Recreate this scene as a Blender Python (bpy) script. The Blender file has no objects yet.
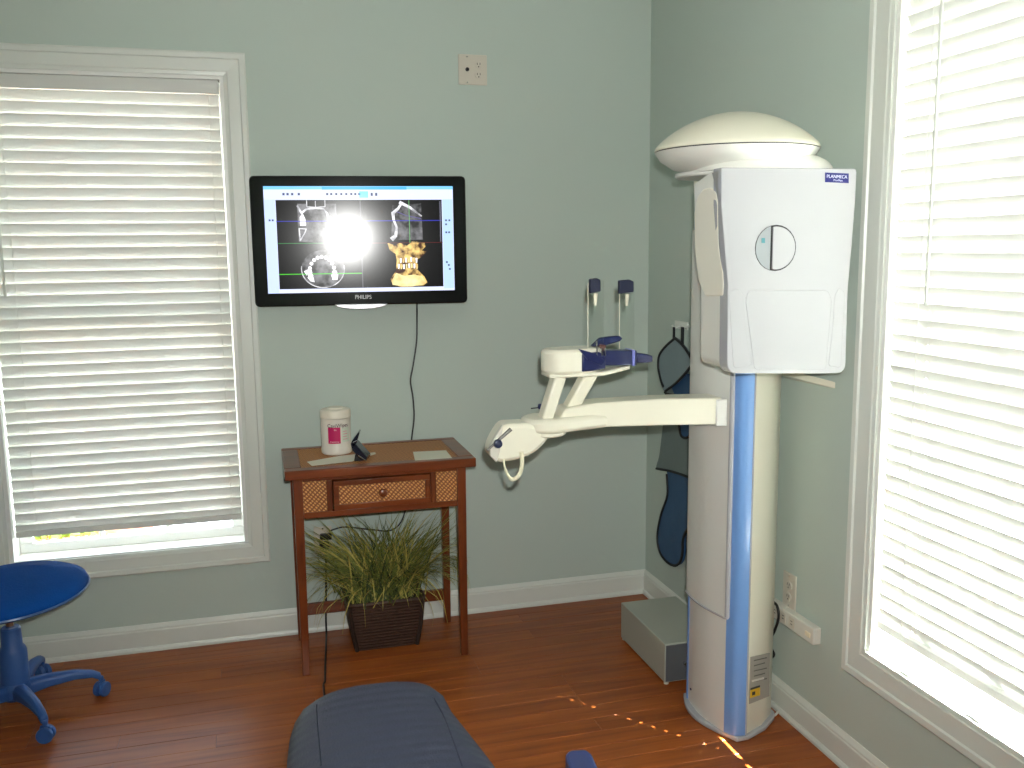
import bpy, bmesh, math, random
from mathutils import Vector, Matrix
random.seed(7)
sc = bpy.context.scene
COL = sc.collection
R = math.radians

# ------------------------------------------------------------------ camera
CAM = Vector((-1.6312, -3.7023, 1.55))
YAW, PITCH, ROLL, FPX = R(15.3836), R(8.45246), R(-0.63606), 927.2
_f = Vector((math.sin(YAW)*math.cos(PITCH), math.cos(YAW)*math.cos(PITCH), -math.sin(PITCH)))
_r0 = Vector((math.cos(YAW), -math.sin(YAW), 0)); _u0 = _r0.cross(_f)
_r = _r0*math.cos(ROLL) + _u0*math.sin(ROLL)
_u = _u0*math.cos(ROLL) - _r0*math.sin(ROLL)
cd = bpy.data.cameras.new('camera'); cam = bpy.data.objects.new('camera', cd); COL.objects.link(cam)
cd.sensor_width = 36; cd.lens = 36*FPX/1024; cd.clip_start = .02
cam.matrix_world = Matrix((( _r.x, _u.x, -_f.x, CAM.x), (_r.y, _u.y, -_f.y, CAM.y), (_r.z, _u.z, -_f.z, CAM.z), (0, 0, 0, 1)))
sc.camera = cam

def ray(x, y): return _f + _r*((x-512)/FPX) - _u*((y-384)/FPX)
def hit(x, y, P, n):
    """the point where a pixel's ray meets the plane through P with normal n"""
    P, n, d = Vector(P), Vector(n), ray(x, y)
    return CAM + d*((P-CAM).dot(n)/d.dot(n))
def onx(x, y, v): return hit(x, y, (v, 0, 0), (1, 0, 0))
def ony(x, y, v): return hit(x, y, (0, v, 0), (0, 1, 0))
def onz(x, y, v): return hit(x, y, (0, 0, v), (0, 0, 1))

# ------------------------------------------------------------------ light
sc.view_settings.view_transform = 'Standard'; sc.view_settings.look = 'None'
sc.view_settings.gamma = 1; sc.view_settings.use_curve_mapping = False
sc.view_settings.exposure = 0.8
sc.cycles.use_denoising = True
sc.cycles.max_bounces = 10; sc.cycles.diffuse_bounces = 6
sc.cycles.sample_clamp_indirect = 6.0
W = bpy.data.worlds.new('world'); sc.world = W; W.use_nodes = True
nt = W.node_tree; bg = nt.nodes['Background']
sky = nt.nodes.new('ShaderNodeTexSky'); sky.sky_type = 'NISHITA'; sky.sun_disc = False
sky.sun_elevation = R(45); sky.sun_rotation = R(142); sky.air_density = 1.3; sky.dust_density = 2.0
hs = nt.nodes.new('ShaderNodeHueSaturation'); hs.inputs['Saturation'].default_value = .45
nt.links.new(sky.outputs[0], hs.inputs['Color']); nt.links.new(hs.outputs[0], bg.inputs['Color'])
bg.inputs['Strength'].default_value = 1.8
SUN_DIR = Vector((-.617*.726, .787*.726, -.687)).normalized()
def lamp(name, kind, **k):
    d = bpy.data.lights.new(name, kind); o = bpy.data.objects.new(name, d); COL.objects.link(o)
    for a, v in k.items(): setattr(d, a, v)
    return o
sun = lamp('sun', 'SUN', energy=120.0, angle=R(.53), color=(1, .97, .93))
sun.rotation_euler = SUN_DIR.to_track_quat('-Z', 'Y').to_euler()
FLASH = CAM + _r*.03 + _u*.08
flash = lamp('camera_flash', 'SPOT', energy=122, shadow_soft_size=.018, spot_size=R(112), spot_blend=1.0, color=(1, 1, .97))
flash.location = FLASH
flash.rotation_euler = (_f + _u*.16 + _r*.06).to_track_quat('-Z', 'Y').to_euler()

# ------------------------------------------------------------------ materials
def srgb(r, g, b):
    f = lambda c: (c/255/12.92) if c <= 10 else ((c/255+.055)/1.055)**2.4
    return (f(r), f(g), f(b), 1)
MATS = {}
def mat(name, rgb, rough=.5, var=.04, scale=6, bump=0, bscale=60, metal=0, coat=0, spec=.5, coord='Object', stretch=None):
    if name in MATS: return MATS[name]
    m = bpy.data.materials.new(name); m.use_nodes = True; MATS[name] = m
    n = m.node_tree.nodes; l = m.node_tree.links; p = n['Principled BSDF']
    p.inputs['Roughness'].default_value = rough; p.inputs['Metallic'].default_value = metal
    p.inputs['Coat Weight'].default_value = coat; p.inputs['Coat Roughness'].default_value = .08
    p.inputs['Specular IOR Level'].default_value = spec
    tc = n.new('ShaderNodeTexCoord'); mp = n.new('ShaderNodeMapping')
    if stretch: mp.inputs['Scale'].default_value = stretch
    l.new(tc.outputs[coord], mp.inputs['Vector'])
    no = n.new('ShaderNodeTexNoise'); no.inputs['Scale'].default_value = scale; no.inputs['Detail'].default_value = 4
    l.new(mp.outputs[0], no.inputs['Vector'])
    c = srgb(*rgb); mx = n.new('ShaderNodeMix'); mx.data_type = 'RGBA'
    mx.inputs['A'].default_value = tuple(max(0, v*(1-var*2)) for v in c[:3])+(1,)
    mx.inputs['B'].default_value = tuple(min(1, v*(1+var*2)) for v in c[:3])+(1,)
    l.new(no.outputs['Fac'], mx.inputs['Factor']); l.new(mx.outputs['Result'], p.inputs['Base Color'])
    if bump:
        nb = n.new('ShaderNodeTexNoise'); nb.inputs['Scale'].default_value = bscale; l.new(mp.outputs[0], nb.inputs['Vector'])
        b = n.new('ShaderNodeBump'); b.inputs['Strength'].default_value = bump; b.inputs['Distance'].default_value = .004
        l.new(nb.outputs['Fac'], b.inputs['Height']); l.new(b.outputs[0], p.inputs['Normal'])
    return m
def emit(name, rgb, s=1.0, base=(4, 4, 6), noise=None, rough=.155):
    """a lit patch of the screen behind glossy panel glass"""
    if name in MATS: return MATS[name]
    m = mat(name, base, rough, 0)
    n = m.node_tree.nodes; l = m.node_tree.links; p = n['Principled BSDF']
    p.inputs['Specular IOR Level'].default_value = .32
    p.inputs['Emission Color'].default_value = srgb(*rgb); p.inputs['Emission Strength'].default_value = s
    if noise:
        t = n.new('ShaderNodeTexCoord'); q = n.new('ShaderNodeTexNoise'); q.inputs['Scale'].default_value = noise[0]; q.inputs['Detail'].default_value = 6
        l.new(t.outputs['Object'], q.inputs['Vector'])
        cr = n.new('ShaderNodeValToRGB'); cr.color_ramp.elements[0].position = noise[1]; cr.color_ramp.elements[1].position = noise[2]
        cr.color_ramp.elements[0].color = srgb(*noise[3]); cr.color_ramp.elements[1].color = srgb(*noise[4])
        l.new(q.outputs['Fac'], cr.inputs[0]); l.new(cr.outputs[0], p.inputs['Emission Color'])
    return m
def wood(name, dark, light, rough=.35, stretch=(2, 26, 26), coat=.0, rnd=0):
    m = mat(name, light, rough, 0, coat=coat)
    n = m.node_tree.nodes; l = m.node_tree.links; p = n['Principled BSDF']
    tc = n.new('ShaderNodeTexCoord'); mp = n.new('ShaderNodeMapping'); mp.inputs['Scale'].default_value = stretch
    oi = n.new('ShaderNodeObjectInfo'); ad = n.new('ShaderNodeVectorMath'); ad.operation = 'ADD'
    l.new(tc.outputs['Object'], ad.inputs[0]); 
    sm = n.new('ShaderNodeMath'); sm.operation = 'MULTIPLY'; sm.inputs[1].default_value = 37 if rnd else 0
    l.new(oi.outputs['Random'], sm.inputs[0]); l.new(sm.outputs[0], ad.inputs[1]); l.new(ad.outputs[0], mp.inputs['Vector'])
    no = n.new('ShaderNodeTexNoise'); no.inputs['Scale'].default_value = 1; no.inputs['Detail'].default_value = 7; no.inputs['Distortion'].default_value = .8
    l.new(mp.outputs[0], no.inputs['Vector'])
    cr = n.new('ShaderNodeValToRGB'); cr.color_ramp.elements[0].position = .25; cr.color_ramp.elements[1].position = .78
    cr.color_ramp.elements[0].color = srgb(*dark); cr.color_ramp.elements[1].color = srgb(*light)
    l.new(no.outputs['Fac'], cr.inputs[0])
    out = cr.outputs[0]
    if rnd:
        h = n.new('ShaderNodeHueSaturation'); mr = n.new('ShaderNodeMapRange'); mr.inputs[3].default_value = 1-rnd; mr.inputs[4].default_value = 1+rnd
        l.new(oi.outputs['Random'], mr.inputs[0]); l.new(mr.outputs[0], h.inputs['Value']); l.new(out, h.inputs['Color']); out = h.outputs[0]
    l.new(out, p.inputs['Base Color'])
    b = n.new('ShaderNodeBump'); b.inputs['Strength'].default_value = .08; b.inputs['Distance'].default_value = .002
    l.new(no.outputs['Fac'], b.inputs['Height']); l.new(b.outputs[0], p.inputs['Normal'])
    return m
def rattan(name):
    m = mat(name, (190, 130, 70), .55, 0)
    n = m.node_tree.nodes; l = m.node_tree.links; p = n['Principled BSDF']
    tc = n.new('ShaderNodeTexCoord')
    w = []
    for d, s in (('X', 60), ('Z', 42)):
        mp = n.new('ShaderNodeMapping'); mp.inputs['Rotation'].default_value = (R(90) if name.endswith('top') else 0, R(45), 0)
        l.new(tc.outputs['Object'], mp.inputs['Vector'])
        t = n.new('ShaderNodeTexWave'); t.bands_direction = d; t.inputs['Scale'].default_value = s*.55; t.inputs['Distortion'].default_value = 2.2; t.inputs['Detail'].default_value = 1
        l.new(mp.outputs[0], t.inputs['Vector']); w.append(t)
    mx = n.new('ShaderNodeMath'); mx.operation = 'MULTIPLY'; l.new(w[0].outputs['Fac'], mx.inputs[0]); l.new(w[1].outputs['Fac'], mx.inputs[1])
    cr = n.new('ShaderNodeValToRGB'); cr.color_ramp.elements[0].color = srgb(128, 68, 28); cr.color_ramp.elements[1].color = srgb(222, 164, 94)
    cr.color_ramp.elements[1].position = .65
    l.new(mx.outputs[0], cr.inputs[0]); l.new(cr.outputs[0], p.inputs['Base Color'])
    b = n.new('ShaderNodeBump'); b.inputs['Strength'].default_value = .6; b.inputs['Distance'].default_value = .003
    l.new(mx.outputs[0], b.inputs['Height']); l.new(b.outputs[0], p.inputs['Normal'])
    return m
def slat_material():
    m = mat('blind_white', (222, 223, 217), .45, .01)
    n = m.node_tree.nodes; l = m.node_tree.links; p = n['Principled BSDF']
    tr = n.new('ShaderNodeBsdfTranslucent'); tr.inputs['Color'].default_value = srgb(245, 246, 245)
    mx = n.new('ShaderNodeMixShader'); mx.inputs[0].default_value = .15
    l.new(p.outputs[0], mx.inputs[1]); l.new(tr.outputs[0], mx.inputs[2]); l.new(mx.outputs[0], n['Material Output'].inputs['Surface'])
    return m
def clear(name, tint=(1, 1, 1, 1), fac=.08, rough=.02):
    m = bpy.data.materials.new(name); m.use_nodes = True
    n = m.node_tree.nodes; l = m.node_tree.links; n.clear()
    o = n.new('ShaderNodeOutputMaterial'); t = n.new('ShaderNodeBsdfTransparent'); t.inputs[0].default_value = tint
    g = n.new('ShaderNodeBsdfGlossy'); g.inputs['Roughness'].default_value = rough
    lw = n.new('ShaderNodeLayerWeight'); lw.inputs[0].default_value = .5
    pw = n.new('ShaderNodeMath'); pw.operation = 'POWER'; pw.inputs[1].default_value = 4; l.new(lw.outputs['Facing'], pw.inputs[0])
    fr = n.new('ShaderNodeMath'); fr.operation = 'MULTIPLY_ADD'; fr.inputs[1].default_value = .6; fr.inputs[2].default_value = .03; l.new(pw.outputs[0], fr.inputs[0])
    x = n.new('ShaderNodeMixShader'); l.new(fr.outputs[0], x.inputs[0]); l.new(t.outputs[0], x.inputs[1]); l.new(g.outputs[0], x.inputs[2]); l.new(x.outputs[0], o.inputs[0])
    return m

WALL = mat('sage_wall', (186, 199, 190), .7, .01, 2, bump=.05, bscale=220, spec=.3)
CEIL = mat('ceiling_white', (228, 228, 222), .8, .01)
TRIM = mat('trim_white', (215, 219, 211), .35, .01)
JAMB = mat('jamb_white', (232, 233, 228), .35, .01)
SLAT = slat_material()
PLASTIC = mat('machine_white', (178, 179, 183), .22, .01, coat=.5)
CREAM = mat('machine_cream', (232, 229, 210), .3, .01, coat=.3)
PANEL = mat('machine_grey_white', (222, 222, 216), .3, .01, coat=.2)
STRIPE = mat('machine_blue', (112, 154, 212), .28, .02, coat=.3)
NAVY = mat('navy_plastic', (15, 25, 76), .3, .03, coat=.4)
PADBLUE = mat('pad_blue', (15, 24, 54), .5, .05)
BLACK = mat('black_plastic', (14, 14, 15), .3, .05)
GLOSSBLACK = mat('gloss_black', (9, 9, 11), .09, .02, coat=.6)
CHROME = mat('chrome', (200, 200, 200), .15, .0, metal=1)
DARKLINE = mat('dark_gap', (40, 40, 42), .6, .0)

# ------------------------------------------------------------------ builders
def link(o): COL.objects.link(o); return o
def thing(name, label, cat, loc=(0, 0, 0), group=None):
    o = link(bpy.data.objects.new(name, None)); o.location = loc; o.empty_display_size = .05
    o['label'] = label; o['category'] = cat
    if group: o['group'] = group
    return o
def adopt(o, parent):
    if parent is not None:
        o.parent = parent
        M = Matrix.Translation(-Vector(parent.get('_w', parent.location)))
        o.matrix_parent_inverse = M
        return o
    return o
def finish(name, bm, m, parent=None, bevel=0, seg=2, smooth=False, angle=35):
    bmesh.ops.remove_doubles(bm, verts=bm.verts, dist=1e-6)
    bmesh.ops.recalc_face_normals(bm, faces=bm.faces)
    me = bpy.data.meshes.new(name); bm.to_mesh(me); bm.free()
    me.materials.append(m)
    o = link(bpy.data.objects.new(name, me))
    if bevel:
        b = o.modifiers.new('bevel', 'BEVEL'); b.width = bevel; b.segments = seg; b.limit_method = 'ANGLE'; b.angle_limit = R(30); b.harden_normals = False
    if smooth or bevel:
        for p in me.polygons: p.use_smooth = True
        if not smooth or angle:
            try: me.set_sharp_from_angle(angle=R(angle))
            except Exception: pass
    if parent is not None: adopt(o, parent)
    return o
def NB(): return bmesh.new()
def box(bm, lo, hi, M=None):
    lo, hi = Vector(lo), Vector(hi)
    vs = [bm.verts.new((x, y, z)) for x in (lo.x, hi.x) for y in (lo.y, hi.y) for z in (lo.z, hi.z)]
    for f in ((0, 1, 3, 2), (4, 6, 7, 5), (0, 4, 5, 1), (2, 3, 7, 6), (0, 2, 6, 4), (1, 5, 7, 3)): bm.faces.new([vs[i] for i in f])
    if M is not None: bmesh.ops.transform(bm, matrix=M, verts=vs)
    return bm
def obox(name, lo, hi, m, parent=None, bevel=.002, M=None): return finish(name, box(NB(), lo, hi, M), m, parent, bevel)
def prism(bm, pts, off):
    """polygon pts (3D) swept along off"""
    off = Vector(off); a = [bm.verts.new(p) for p in pts]; b = [bm.verts.new(Vector(p)+off) for p in pts]
    n = len(a); bm.faces.new(a); bm.faces.new(b[::-1])
    for i in range(n): bm.faces.new((a[i], b[i], b[(i+1) % n], a[(i+1) % n]))
    return bm
def tube(bm, pts, r, seg=8, closed=False):
    pts = [Vector(p) for p in pts]; rings = []; n = len(pts); up = None
    for i, p in enumerate(pts):
        a = pts[i-1] if (i or closed) else p; b = pts[(i+1) % n] if (i < n-1 or closed) else p
        t = (b-a).normalized()
        if up is None: up = t.orthogonal().normalized()
        up = (up - t*up.dot(t)).normalized(); s = t.cross(up)
        rr = r[i] if isinstance(r, (list, tuple)) else r
        rings.append([bm.verts.new(p + (up*math.cos(k*2*math.pi/seg) + s*math.sin(k*2*math.pi/seg))*rr) for k in range(seg)])
    for i in range(n if closed else n-1):
        A, B = rings[i], rings[(i+1) % n]
        for k in range(seg): bm.faces.new((A[k], A[(k+1) % seg], B[(k+1) % seg], B[k]))
    if not closed: bm.faces.new(rings[0][::-1]); bm.faces.new(rings[-1])
    return bm
def lathe(bm, prof, c=(0, 0, 0), seg=32, sx=1, sy=1, M=None):
    rings = []; vs = []
    for r, z in prof:
        ring = [bm.verts.new((c[0]+r*sx*math.cos(k*2*math.pi/seg), c[1]+r*sy*math.sin(k*2*math.pi/seg), c[2]+z)) for k in range(seg)]
        rings.append(ring); vs += ring
    for A, B in zip(rings, rings[1:]):
        for k in range(seg): bm.faces.new((A[k], A[(k+1) % seg], B[(k+1) % seg], B[k]))
    bm.faces.new(rings[0][::-1]); bm.faces.new(rings[-1])
    if M is not None: bmesh.ops.transform(bm, matrix=M, verts=vs)
    return bm
def smooth_path(pts, n=8):
    pts = [Vector(p) for p in pts]; out = []
    P = [pts[0]*2-pts[1]] + pts + [pts[-1]*2-pts[-2]]
    for i in range(1, len(P)-2):
        for k in range(n):
            t = k/n; a, b, c, d = P[i-1:i+3]
            out.append(.5*((2*b)+(c-a)*t+(2*a-5*b+4*c-d)*t*t+(3*b-a-3*c+d)*t**3))
    return out + [pts[-1]]
def closed_path(pts, n=6):
    pts = [Vector(p) for p in pts]; N = len(pts); out = []
    for i in range(N):
        a, b, c, d = pts[i-1], pts[i], pts[(i+1) % N], pts[(i+2) % N]
        for k in range(n):
            t = k/n; out.append(.5*((2*b)+(c-a)*t+(2*a-5*b+4*c-d)*t*t+(3*b-a-3*c+d)*t**3))
    return out
def rounded(pts, r, n=5):
    """round every corner of a flat outline"""
    pts = [Vector(p) for p in pts]; N = len(pts); out = []
    for i in range(N):
        p = pts[i]; a = (pts[i-1]-p); b = (pts[(i+1) % N]-p); rr = r[i] if isinstance(r, (list, tuple)) else r
        if rr <= 0: out.append(p); continue
        q = min(rr, a.length*.48, b.length*.48); A = p+a.normalized()*q; B = p+b.normalized()*q
        for k in range(n+1):
            t = k/n; out.append(A*(1-t)**2 + p*2*t*(1-t) + B*t*t)
    return out
def text(name, s, size, m, M, parent=None, width=None, extrude=.0004):
    c = bpy.data.curves.new(name, 'FONT'); c.body = s; c.size = size; c.align_x = 'CENTER'; c.align_y = 'CENTER'; c.extrude = extrude
    t = link(bpy.data.objects.new(name+'_tmp', c)); bpy.context.view_layer.update()
    me = bpy.data.meshes.new_from_object(t.evaluated_get(bpy.context.evaluated_depsgraph_get())); bpy.data.objects.remove(t)
    if width:
        xs = [v.co.x for v in me.vertices]; k = width/(max(xs)-min(xs))
        for v in me.vertices: v.co.x *= k
    me.transform(M); me.materials.clear(); me.materials.append(m); me.name = name
    o = link(bpy.data.objects.new(name, me)); adopt(o, parent); return o
def frame_mat(o, ux, uz):
    """matrix with local x along ux, local y along uz, local z facing out"""
    ux, uz = Vector(ux).normalized(), Vector(uz).normalized(); n = ux.cross(uz)
    return Matrix(((ux.x, uz.x, n.x, o[0]), (ux.y, uz.y, n.y, o[1]), (ux.z, uz.z, n.z, o[2]), (0, 0, 0, 1)))
def struct(o): o['kind'] = 'structure'; return o
def sempty(name, loc): o = link(bpy.data.objects.new(name, None)); o.location = loc; o.empty_display_size = .05; return struct(o)

# ------------------------------------------------------------------ room shell
XL, YF, ZC, TH = -3.5, -4.7, 2.75, .16
W1 = dict(a=-2.559, b=-1.705, z0=.40, z1=2.182)           # window in the back wall (x range)
W2 = dict(a=-2.415, b=-1.561, z0=.40, z1=2.27)           # window in the right wall (y range)
b = NB()
box(b, (XL-TH, 0, -.1), (W1['a'], TH, ZC)); box(b, (W1['b'], 0, -.1), (TH, TH, ZC))
box(b, (W1['a'], 0, -.1), (W1['b'], TH, W1['z0'])); box(b, (W1['a'], 0, W1['z1']), (W1['b'], TH, ZC))
struct(finish('wall_back', b, WALL))
b = NB()
box(b, (0, YF-TH, -.1), (TH, W2['a'], ZC)); box(b, (0, W2['b'], -.1), (TH, 0, ZC))
box(b, (0, W2['a'], -.1), (TH, W2['b'], W2['z0'])); box(b, (0, W2['a'], W2['z1']), (TH, W2['b'], ZC))
struct(finish('wall_right', b, WALL))
struct(obox('wall_left', (XL-TH, YF, -.1), (XL, 0, ZC), WALL, bevel=0))
struct(obox('wall_front', (XL-TH, YF-TH, -.1), (0, YF, ZC), WALL, bevel=0))
struct(obox('ceiling', (XL-TH, YF-TH, ZC), (TH, TH, ZC+.12), CEIL, bevel=0))

FLOORBASE = mat('floor_joint', (74, 34, 16), .7, .02)
PLANK = wood('floor_wood', (118, 57, 20), (170, 93, 38), .34, (1.6, 30, 30), rnd=.045)
PLANK.node_tree.nodes['Principled BSDF'].inputs['Specular IOR Level'].default_value = .32
floor = struct(obox('floor', (XL, YF, -.1), (0, 0, -.0012), FLOORBASE, bevel=0))
PW = .083
pm = {}
for L in (.62, .9, 1.2, 1.5):
    bb = box(NB(), (0, 0, -.012), (L-.0008, PW-.0008, 0)); bmesh.ops.bevel(bb, geom=[e for e in bb.edges if all(v.co.z > -.001 for v in e.verts)], offset=.0009, segments=1, affect='EDGES')
    bmesh.ops.recalc_face_normals(bb, faces=bb.faces)
    me = bpy.data.meshes.new('floor_plank'); bb.to_mesh(me); bb.free(); me.materials.append(PLANK); pm[L] = me
y = 0
while y > YF + .05:
    y -= PW; x = 0.0
    first = True
    while x > XL+.05:
        L = random.choice((.62, .9, 1.2, 1.5) if first else (.9, 1.2, 1.5)); first = False
        o = link(bpy.data.objects.new('floor_plank', pm[L])); s = 1
        if x-L < XL: s = (x-XL)/L
        o.scale = (s, 1, 1); o.location = (x-L*s, y, random.uniform(-.0002, .0002)); adopt(o, floor); x -= L*s

# baseboards: board, cap moulding and shoe moulding in one profile
def baseboard(name, A, B, n, m=TRIM):
    n = Vector(n); A, B = Vector(A), Vector(B)
    prof = [(0, 0), (.020, 0), (.020, .010), (.016, .018), (.013, .020), (.013, .082), (.011, .086), (.011, .092), (.006, .101), (.003, .107), (0, .107)]
    return struct(finish(name, prism(NB(), [A+n*a+Vector((0, 0, z)) for a, z in prof], B-A), m, bevel=0))
baseboard('baseboard_back', (XL, 0, 0), (0, 0, 0), (0, -1, 0))
baseboard('baseboard_right', (0, 0, 0), (0, YF, 0), (-1, 0, 0))
baseboard('baseboard_left', (XL, YF, 0), (XL, 0, 0), (1, 0, 0))
baseboard('baseboard_front', (0, YF, 0), (XL, YF, 0), (0, 1, 0))

GLASS = clear('window_glass', (.96, .98, .97, 1))
# ------------------------------------------------------------------ windows; local frame: s along the wall, d into the room, z up
def window(name, w, F, cas):
    """F(s, d, z) -> world"""
    root = sempty(name, F((w['a']+w['b'])/2, 0, 0))
    def bx(nm, lo, hi, m, bev=.002, par=root):
        p, q = F(*lo), F(*hi); return obox(nm, [min(p[i], q[i]) for i in range(3)], [max(p[i], q[i]) for i in range(3)], m, par, bev)
    a, b_, z0, z1 = w['a'], w['b'], w['z0'], w['z1']
    prof = [(0, 0), (0, .011), (.012, .013), (.016, .0155), (cas-.026, .0175), (cas-.022, .023), (cas-.006, .024), (cas, .019), (cas, 0)]
    # mitred casing boards
    corners = [(a, z0, -1, -1), (b_, z0, 1, -1), (b_, z1, 1, 1), (a, z1, -1, 1)]
    for i in range(4):
        c0, c1 = corners[i], corners[(i+1) % 4]; bm = NB(); A = []; B = []
        for t, d in prof:
            A.append(bm.verts.new(F(c0[0]+c0[2]*t, d, c0[1]+c0[3]*t))); B.append(bm.verts.new(F(c1[0]+c1[2]*t, d, c1[1]+c1[3]*t)))
        n = len(A); bm.faces.new(A); bm.faces.new(B[::-1])
        for k in range(n): bm.faces.new((A[k], A[(k+1) % n], B[(k+1) % n], B[k]))
        finish('casing_board', bm, TRIM, root)
    t = .014
    bx('jamb_board', (a, -TH, z0), (a+t, .004, z1), JAMB, .001); bx('jamb_board', (b_-t, -TH, z0), (b_, .004, z1), JAMB, .001)
    bx('head_board', (a+t, -TH, z1-t), (b_-t, .004, z1), JAMB, .001); bx('sill_board', (a+t, -TH, z0), (b_-t, .002, z0+.005), JAMB, .001)
    # lower and upper sash
    zm = (z0+z1)/2
    for (za, zb, d) in ((z0+.005, zm+.02, -.095), (zm-.02, z1-t, -.128)):
        sf = bx('sash_rail', (a+t, d-.03, za), (b_-t, d, za+.036), JAMB)
        bx('sash_rail', (a+t, d-.03, zb-.045), (b_-t, d, zb), JAMB)
        bx('sash_stile', (a+t, d-.03, za+.036), (a+t+.045, d, zb-.045), JAMB); bx('sash_stile', (b_-t-.045, d-.03, za+.036), (b_-t, d, zb-.045), JAMB)
        wi = b_-a-2*t-.09
        for k in (1, 2):
            s = a+t+.045+wi*k/3; bx('muntin', (s-.009, d-.024, za+.036), (s+.009, d-.006, zb-.045), JAMB)
        for k in (1, 2):
            z = za+.036+(zb-za-.081)*k/3; bx('muntin', (a+t+.045, d-.022, z-.009), (b_-t-.045, d-.008, z+.009), JAMB)
        for k in range(3):
            for j in range(3):
                s0 = a+t+.045+wi*k/3+.009; s1 = a+t+.045+wi*(k+1)/3-.009; h = (zb-za-.081)/3
                bx('pane', (s0, d-.017, za+.036+h*j+.009), (s1, d-.014, za+.036+h*(j+1)-.009), GLASS, 0)
    return root
F1 = lambda s, d, z: Vector((s, -d, z))
F2 = lambda s, d, z: Vector((-d, s, z))
window('window_1', W1, F1, .082)
window('window_2', W2, F2, .092)

def blind(w, F, label, holes, zrail, tilt, wand_s, dmid, ladders, inset=(.006, .006)):
    a, b_ = w['a']+.014, w['b']-.014
    root = thing('venetian_blind', label, 'blind', F((a+b_)/2, dmid, zrail), 'window blinds')
    def bx(nm, lo, hi, m, bev=.002, par=root):
        p, q = F(*lo), F(*hi); return obox(nm, [min(p[i], q[i]) for i in range(3)], [max(p[i], q[i]) for i in range(3)], m, par, bev)
    ztop = w['z1']-.014
    bx('headrail', (a+.003, dmid-.03, ztop-.045), (b_-.003, dmid+.012, ztop-.001), SLAT)
    bx('valance', (a+.006, dmid+.024, ztop-.05), (b_-.006, dmid+.034, ztop-.001), SLAT)
    L = b_-a-inset[0]-inset[1]; s0 = a+inset[0]
    # a slat with small cord holes, built along local s
    bm = NB(); cuts = sorted(h-s0 for h in holes); hw = .0034; wd = .025; th = .0015; ct, st = math.cos(tilt), math.sin(tilt)
    def piece(sa, sb, wa, wb):
        vs = []
        for s in (sa, sb):
            for wv in (wa, wb):
                for t_ in (-th, th):
                    d = wv*ct - t_*st; z = wv*st + t_*ct       # room-side edge (wv>0) is the upper one
                    vs.append(bm.verts.new(F(s, d, z)))
        for f in ((0, 1, 3, 2), (4, 6, 7, 5), (0, 4, 5, 1), (2, 3, 7, 6), (0, 2, 6, 4), (1, 5, 7, 3)): bm.faces.new([vs[i] for i in f])
    x = 0
    for c in cuts:
        piece(x, c-hw, -wd, wd); piece(c-hw, c+hw, -wd, -.0042); piece(c-hw, c+hw, .0042, wd); x = c+hw
    piece(x, L, -wd, wd)
    bmesh.ops.recalc_face_normals(bm, faces=bm.faces)
    me = bpy.data.meshes.new('slat'); bm.to_mesh(me); bm.free(); me.materials.append(SLAT)
    pitch = .0428; z = ztop-.05-.022; n = 0
    off = F(s0, dmid, 0)
    while z > zrail + .024:
        o = link(bpy.data.objects.new('slat', me)); o.location = Vector((off.x, off.y, z)) if True else 0
        adopt(o, root); z -= pitch; n += 1
    # bottom rail, tilted like the slats
    bm = NB(); vs = []
    prof = [(-.0, -.006), (.026, .0), (.026, .012), (0, .018), (-.026, .012), (-.026, 0)]
    prof = [(-.024*ct*.6, -.012), (.024*ct, .004), (.024*ct, .022), (-.024*ct, .012)]
    prof = [(-.010, 0), (.012, 0), (.012, .022), (-.010, .022)]
    A = [F(s0, dmid+d, zrail+zz) for d, zz in prof]; B = [F(s0+L, dmid+d, zrail+zz) for d, zz in prof]
    prism(bm, A, B[0]-A[0]); finish('bottom_rail', bm, SLAT, root, .002)
    for s in ladders:
        finish('ladder_cord', tube(NB(), [F(s, dmid+.0275, ztop-.05), F(s, dmid+.0275, zrail+.02)], .0011, 6), SLAT, root)
    finish('tilt_wand', tube(NB(), [F(wand_s, dmid+.04, ztop-.04), F(wand_s, dmid+.04, 1.392)], .0045, 8), TRIM, root, smooth=True)
    return root
blind(W1, F1, 'white slatted venetian blind in the window beside the wall television', (), .488, R(71), -2.494, -.036, (-2.462, -1.760))
blind(W2, F2, 'bright sunlit venetian blind in the window beside the x-ray machine', (-1.712, -2.27), .476, R(67), -1.742, -.022, (-1.70, -2.27))

# ------------------------------------------------------------------ outdoors, seen under the raised blind
def gmat(name, c1, c2, scale):
    m = mat(name, c1, .9, 0); n = m.node_tree.nodes; l = m.node_tree.links
    t = n.new('ShaderNodeTexCoord'); q = n.new('ShaderNodeTexNoise'); q.inputs['Scale'].default_value = scale; q.inputs['Detail'].default_value = 8
    cr = n.new('ShaderNodeValToRGB'); cr.color_ramp.elements[0].position = .35; cr.color_ramp.elements[1].position = .65
    cr.color_ramp.elements[0].color = srgb(*c1); cr.color_ramp.elements[1].color = srgb(*c2)
    l.new(t.outputs['Object'], q.inputs[0]); l.new(q.outputs['Fac'], cr.inputs[0]); l.new(cr.outputs[0], n['Principled BSDF'].inputs['Base Color'])
    return m
struct(obox('ground', (-14, .2, -.62), (14, 16, -.5), gmat('concrete_drive', (196, 196, 190), (214, 213, 208), 3), bevel=0))
struct(obox('ground_side', (.2, -14, -.62), (12, .19, -.5), gmat('concrete_yard', (190, 190, 184), (206, 205, 200), 3), bevel=0))
struct(obox('added_shade_eave', (XL-.5, TH, 2.80), (.45, .80, 2.94), mat('added_eave_white', (222, 222, 218), .6, .01), bevel=.004))  # out-of-view eave, added to shade the ground behind the back-wall window
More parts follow.
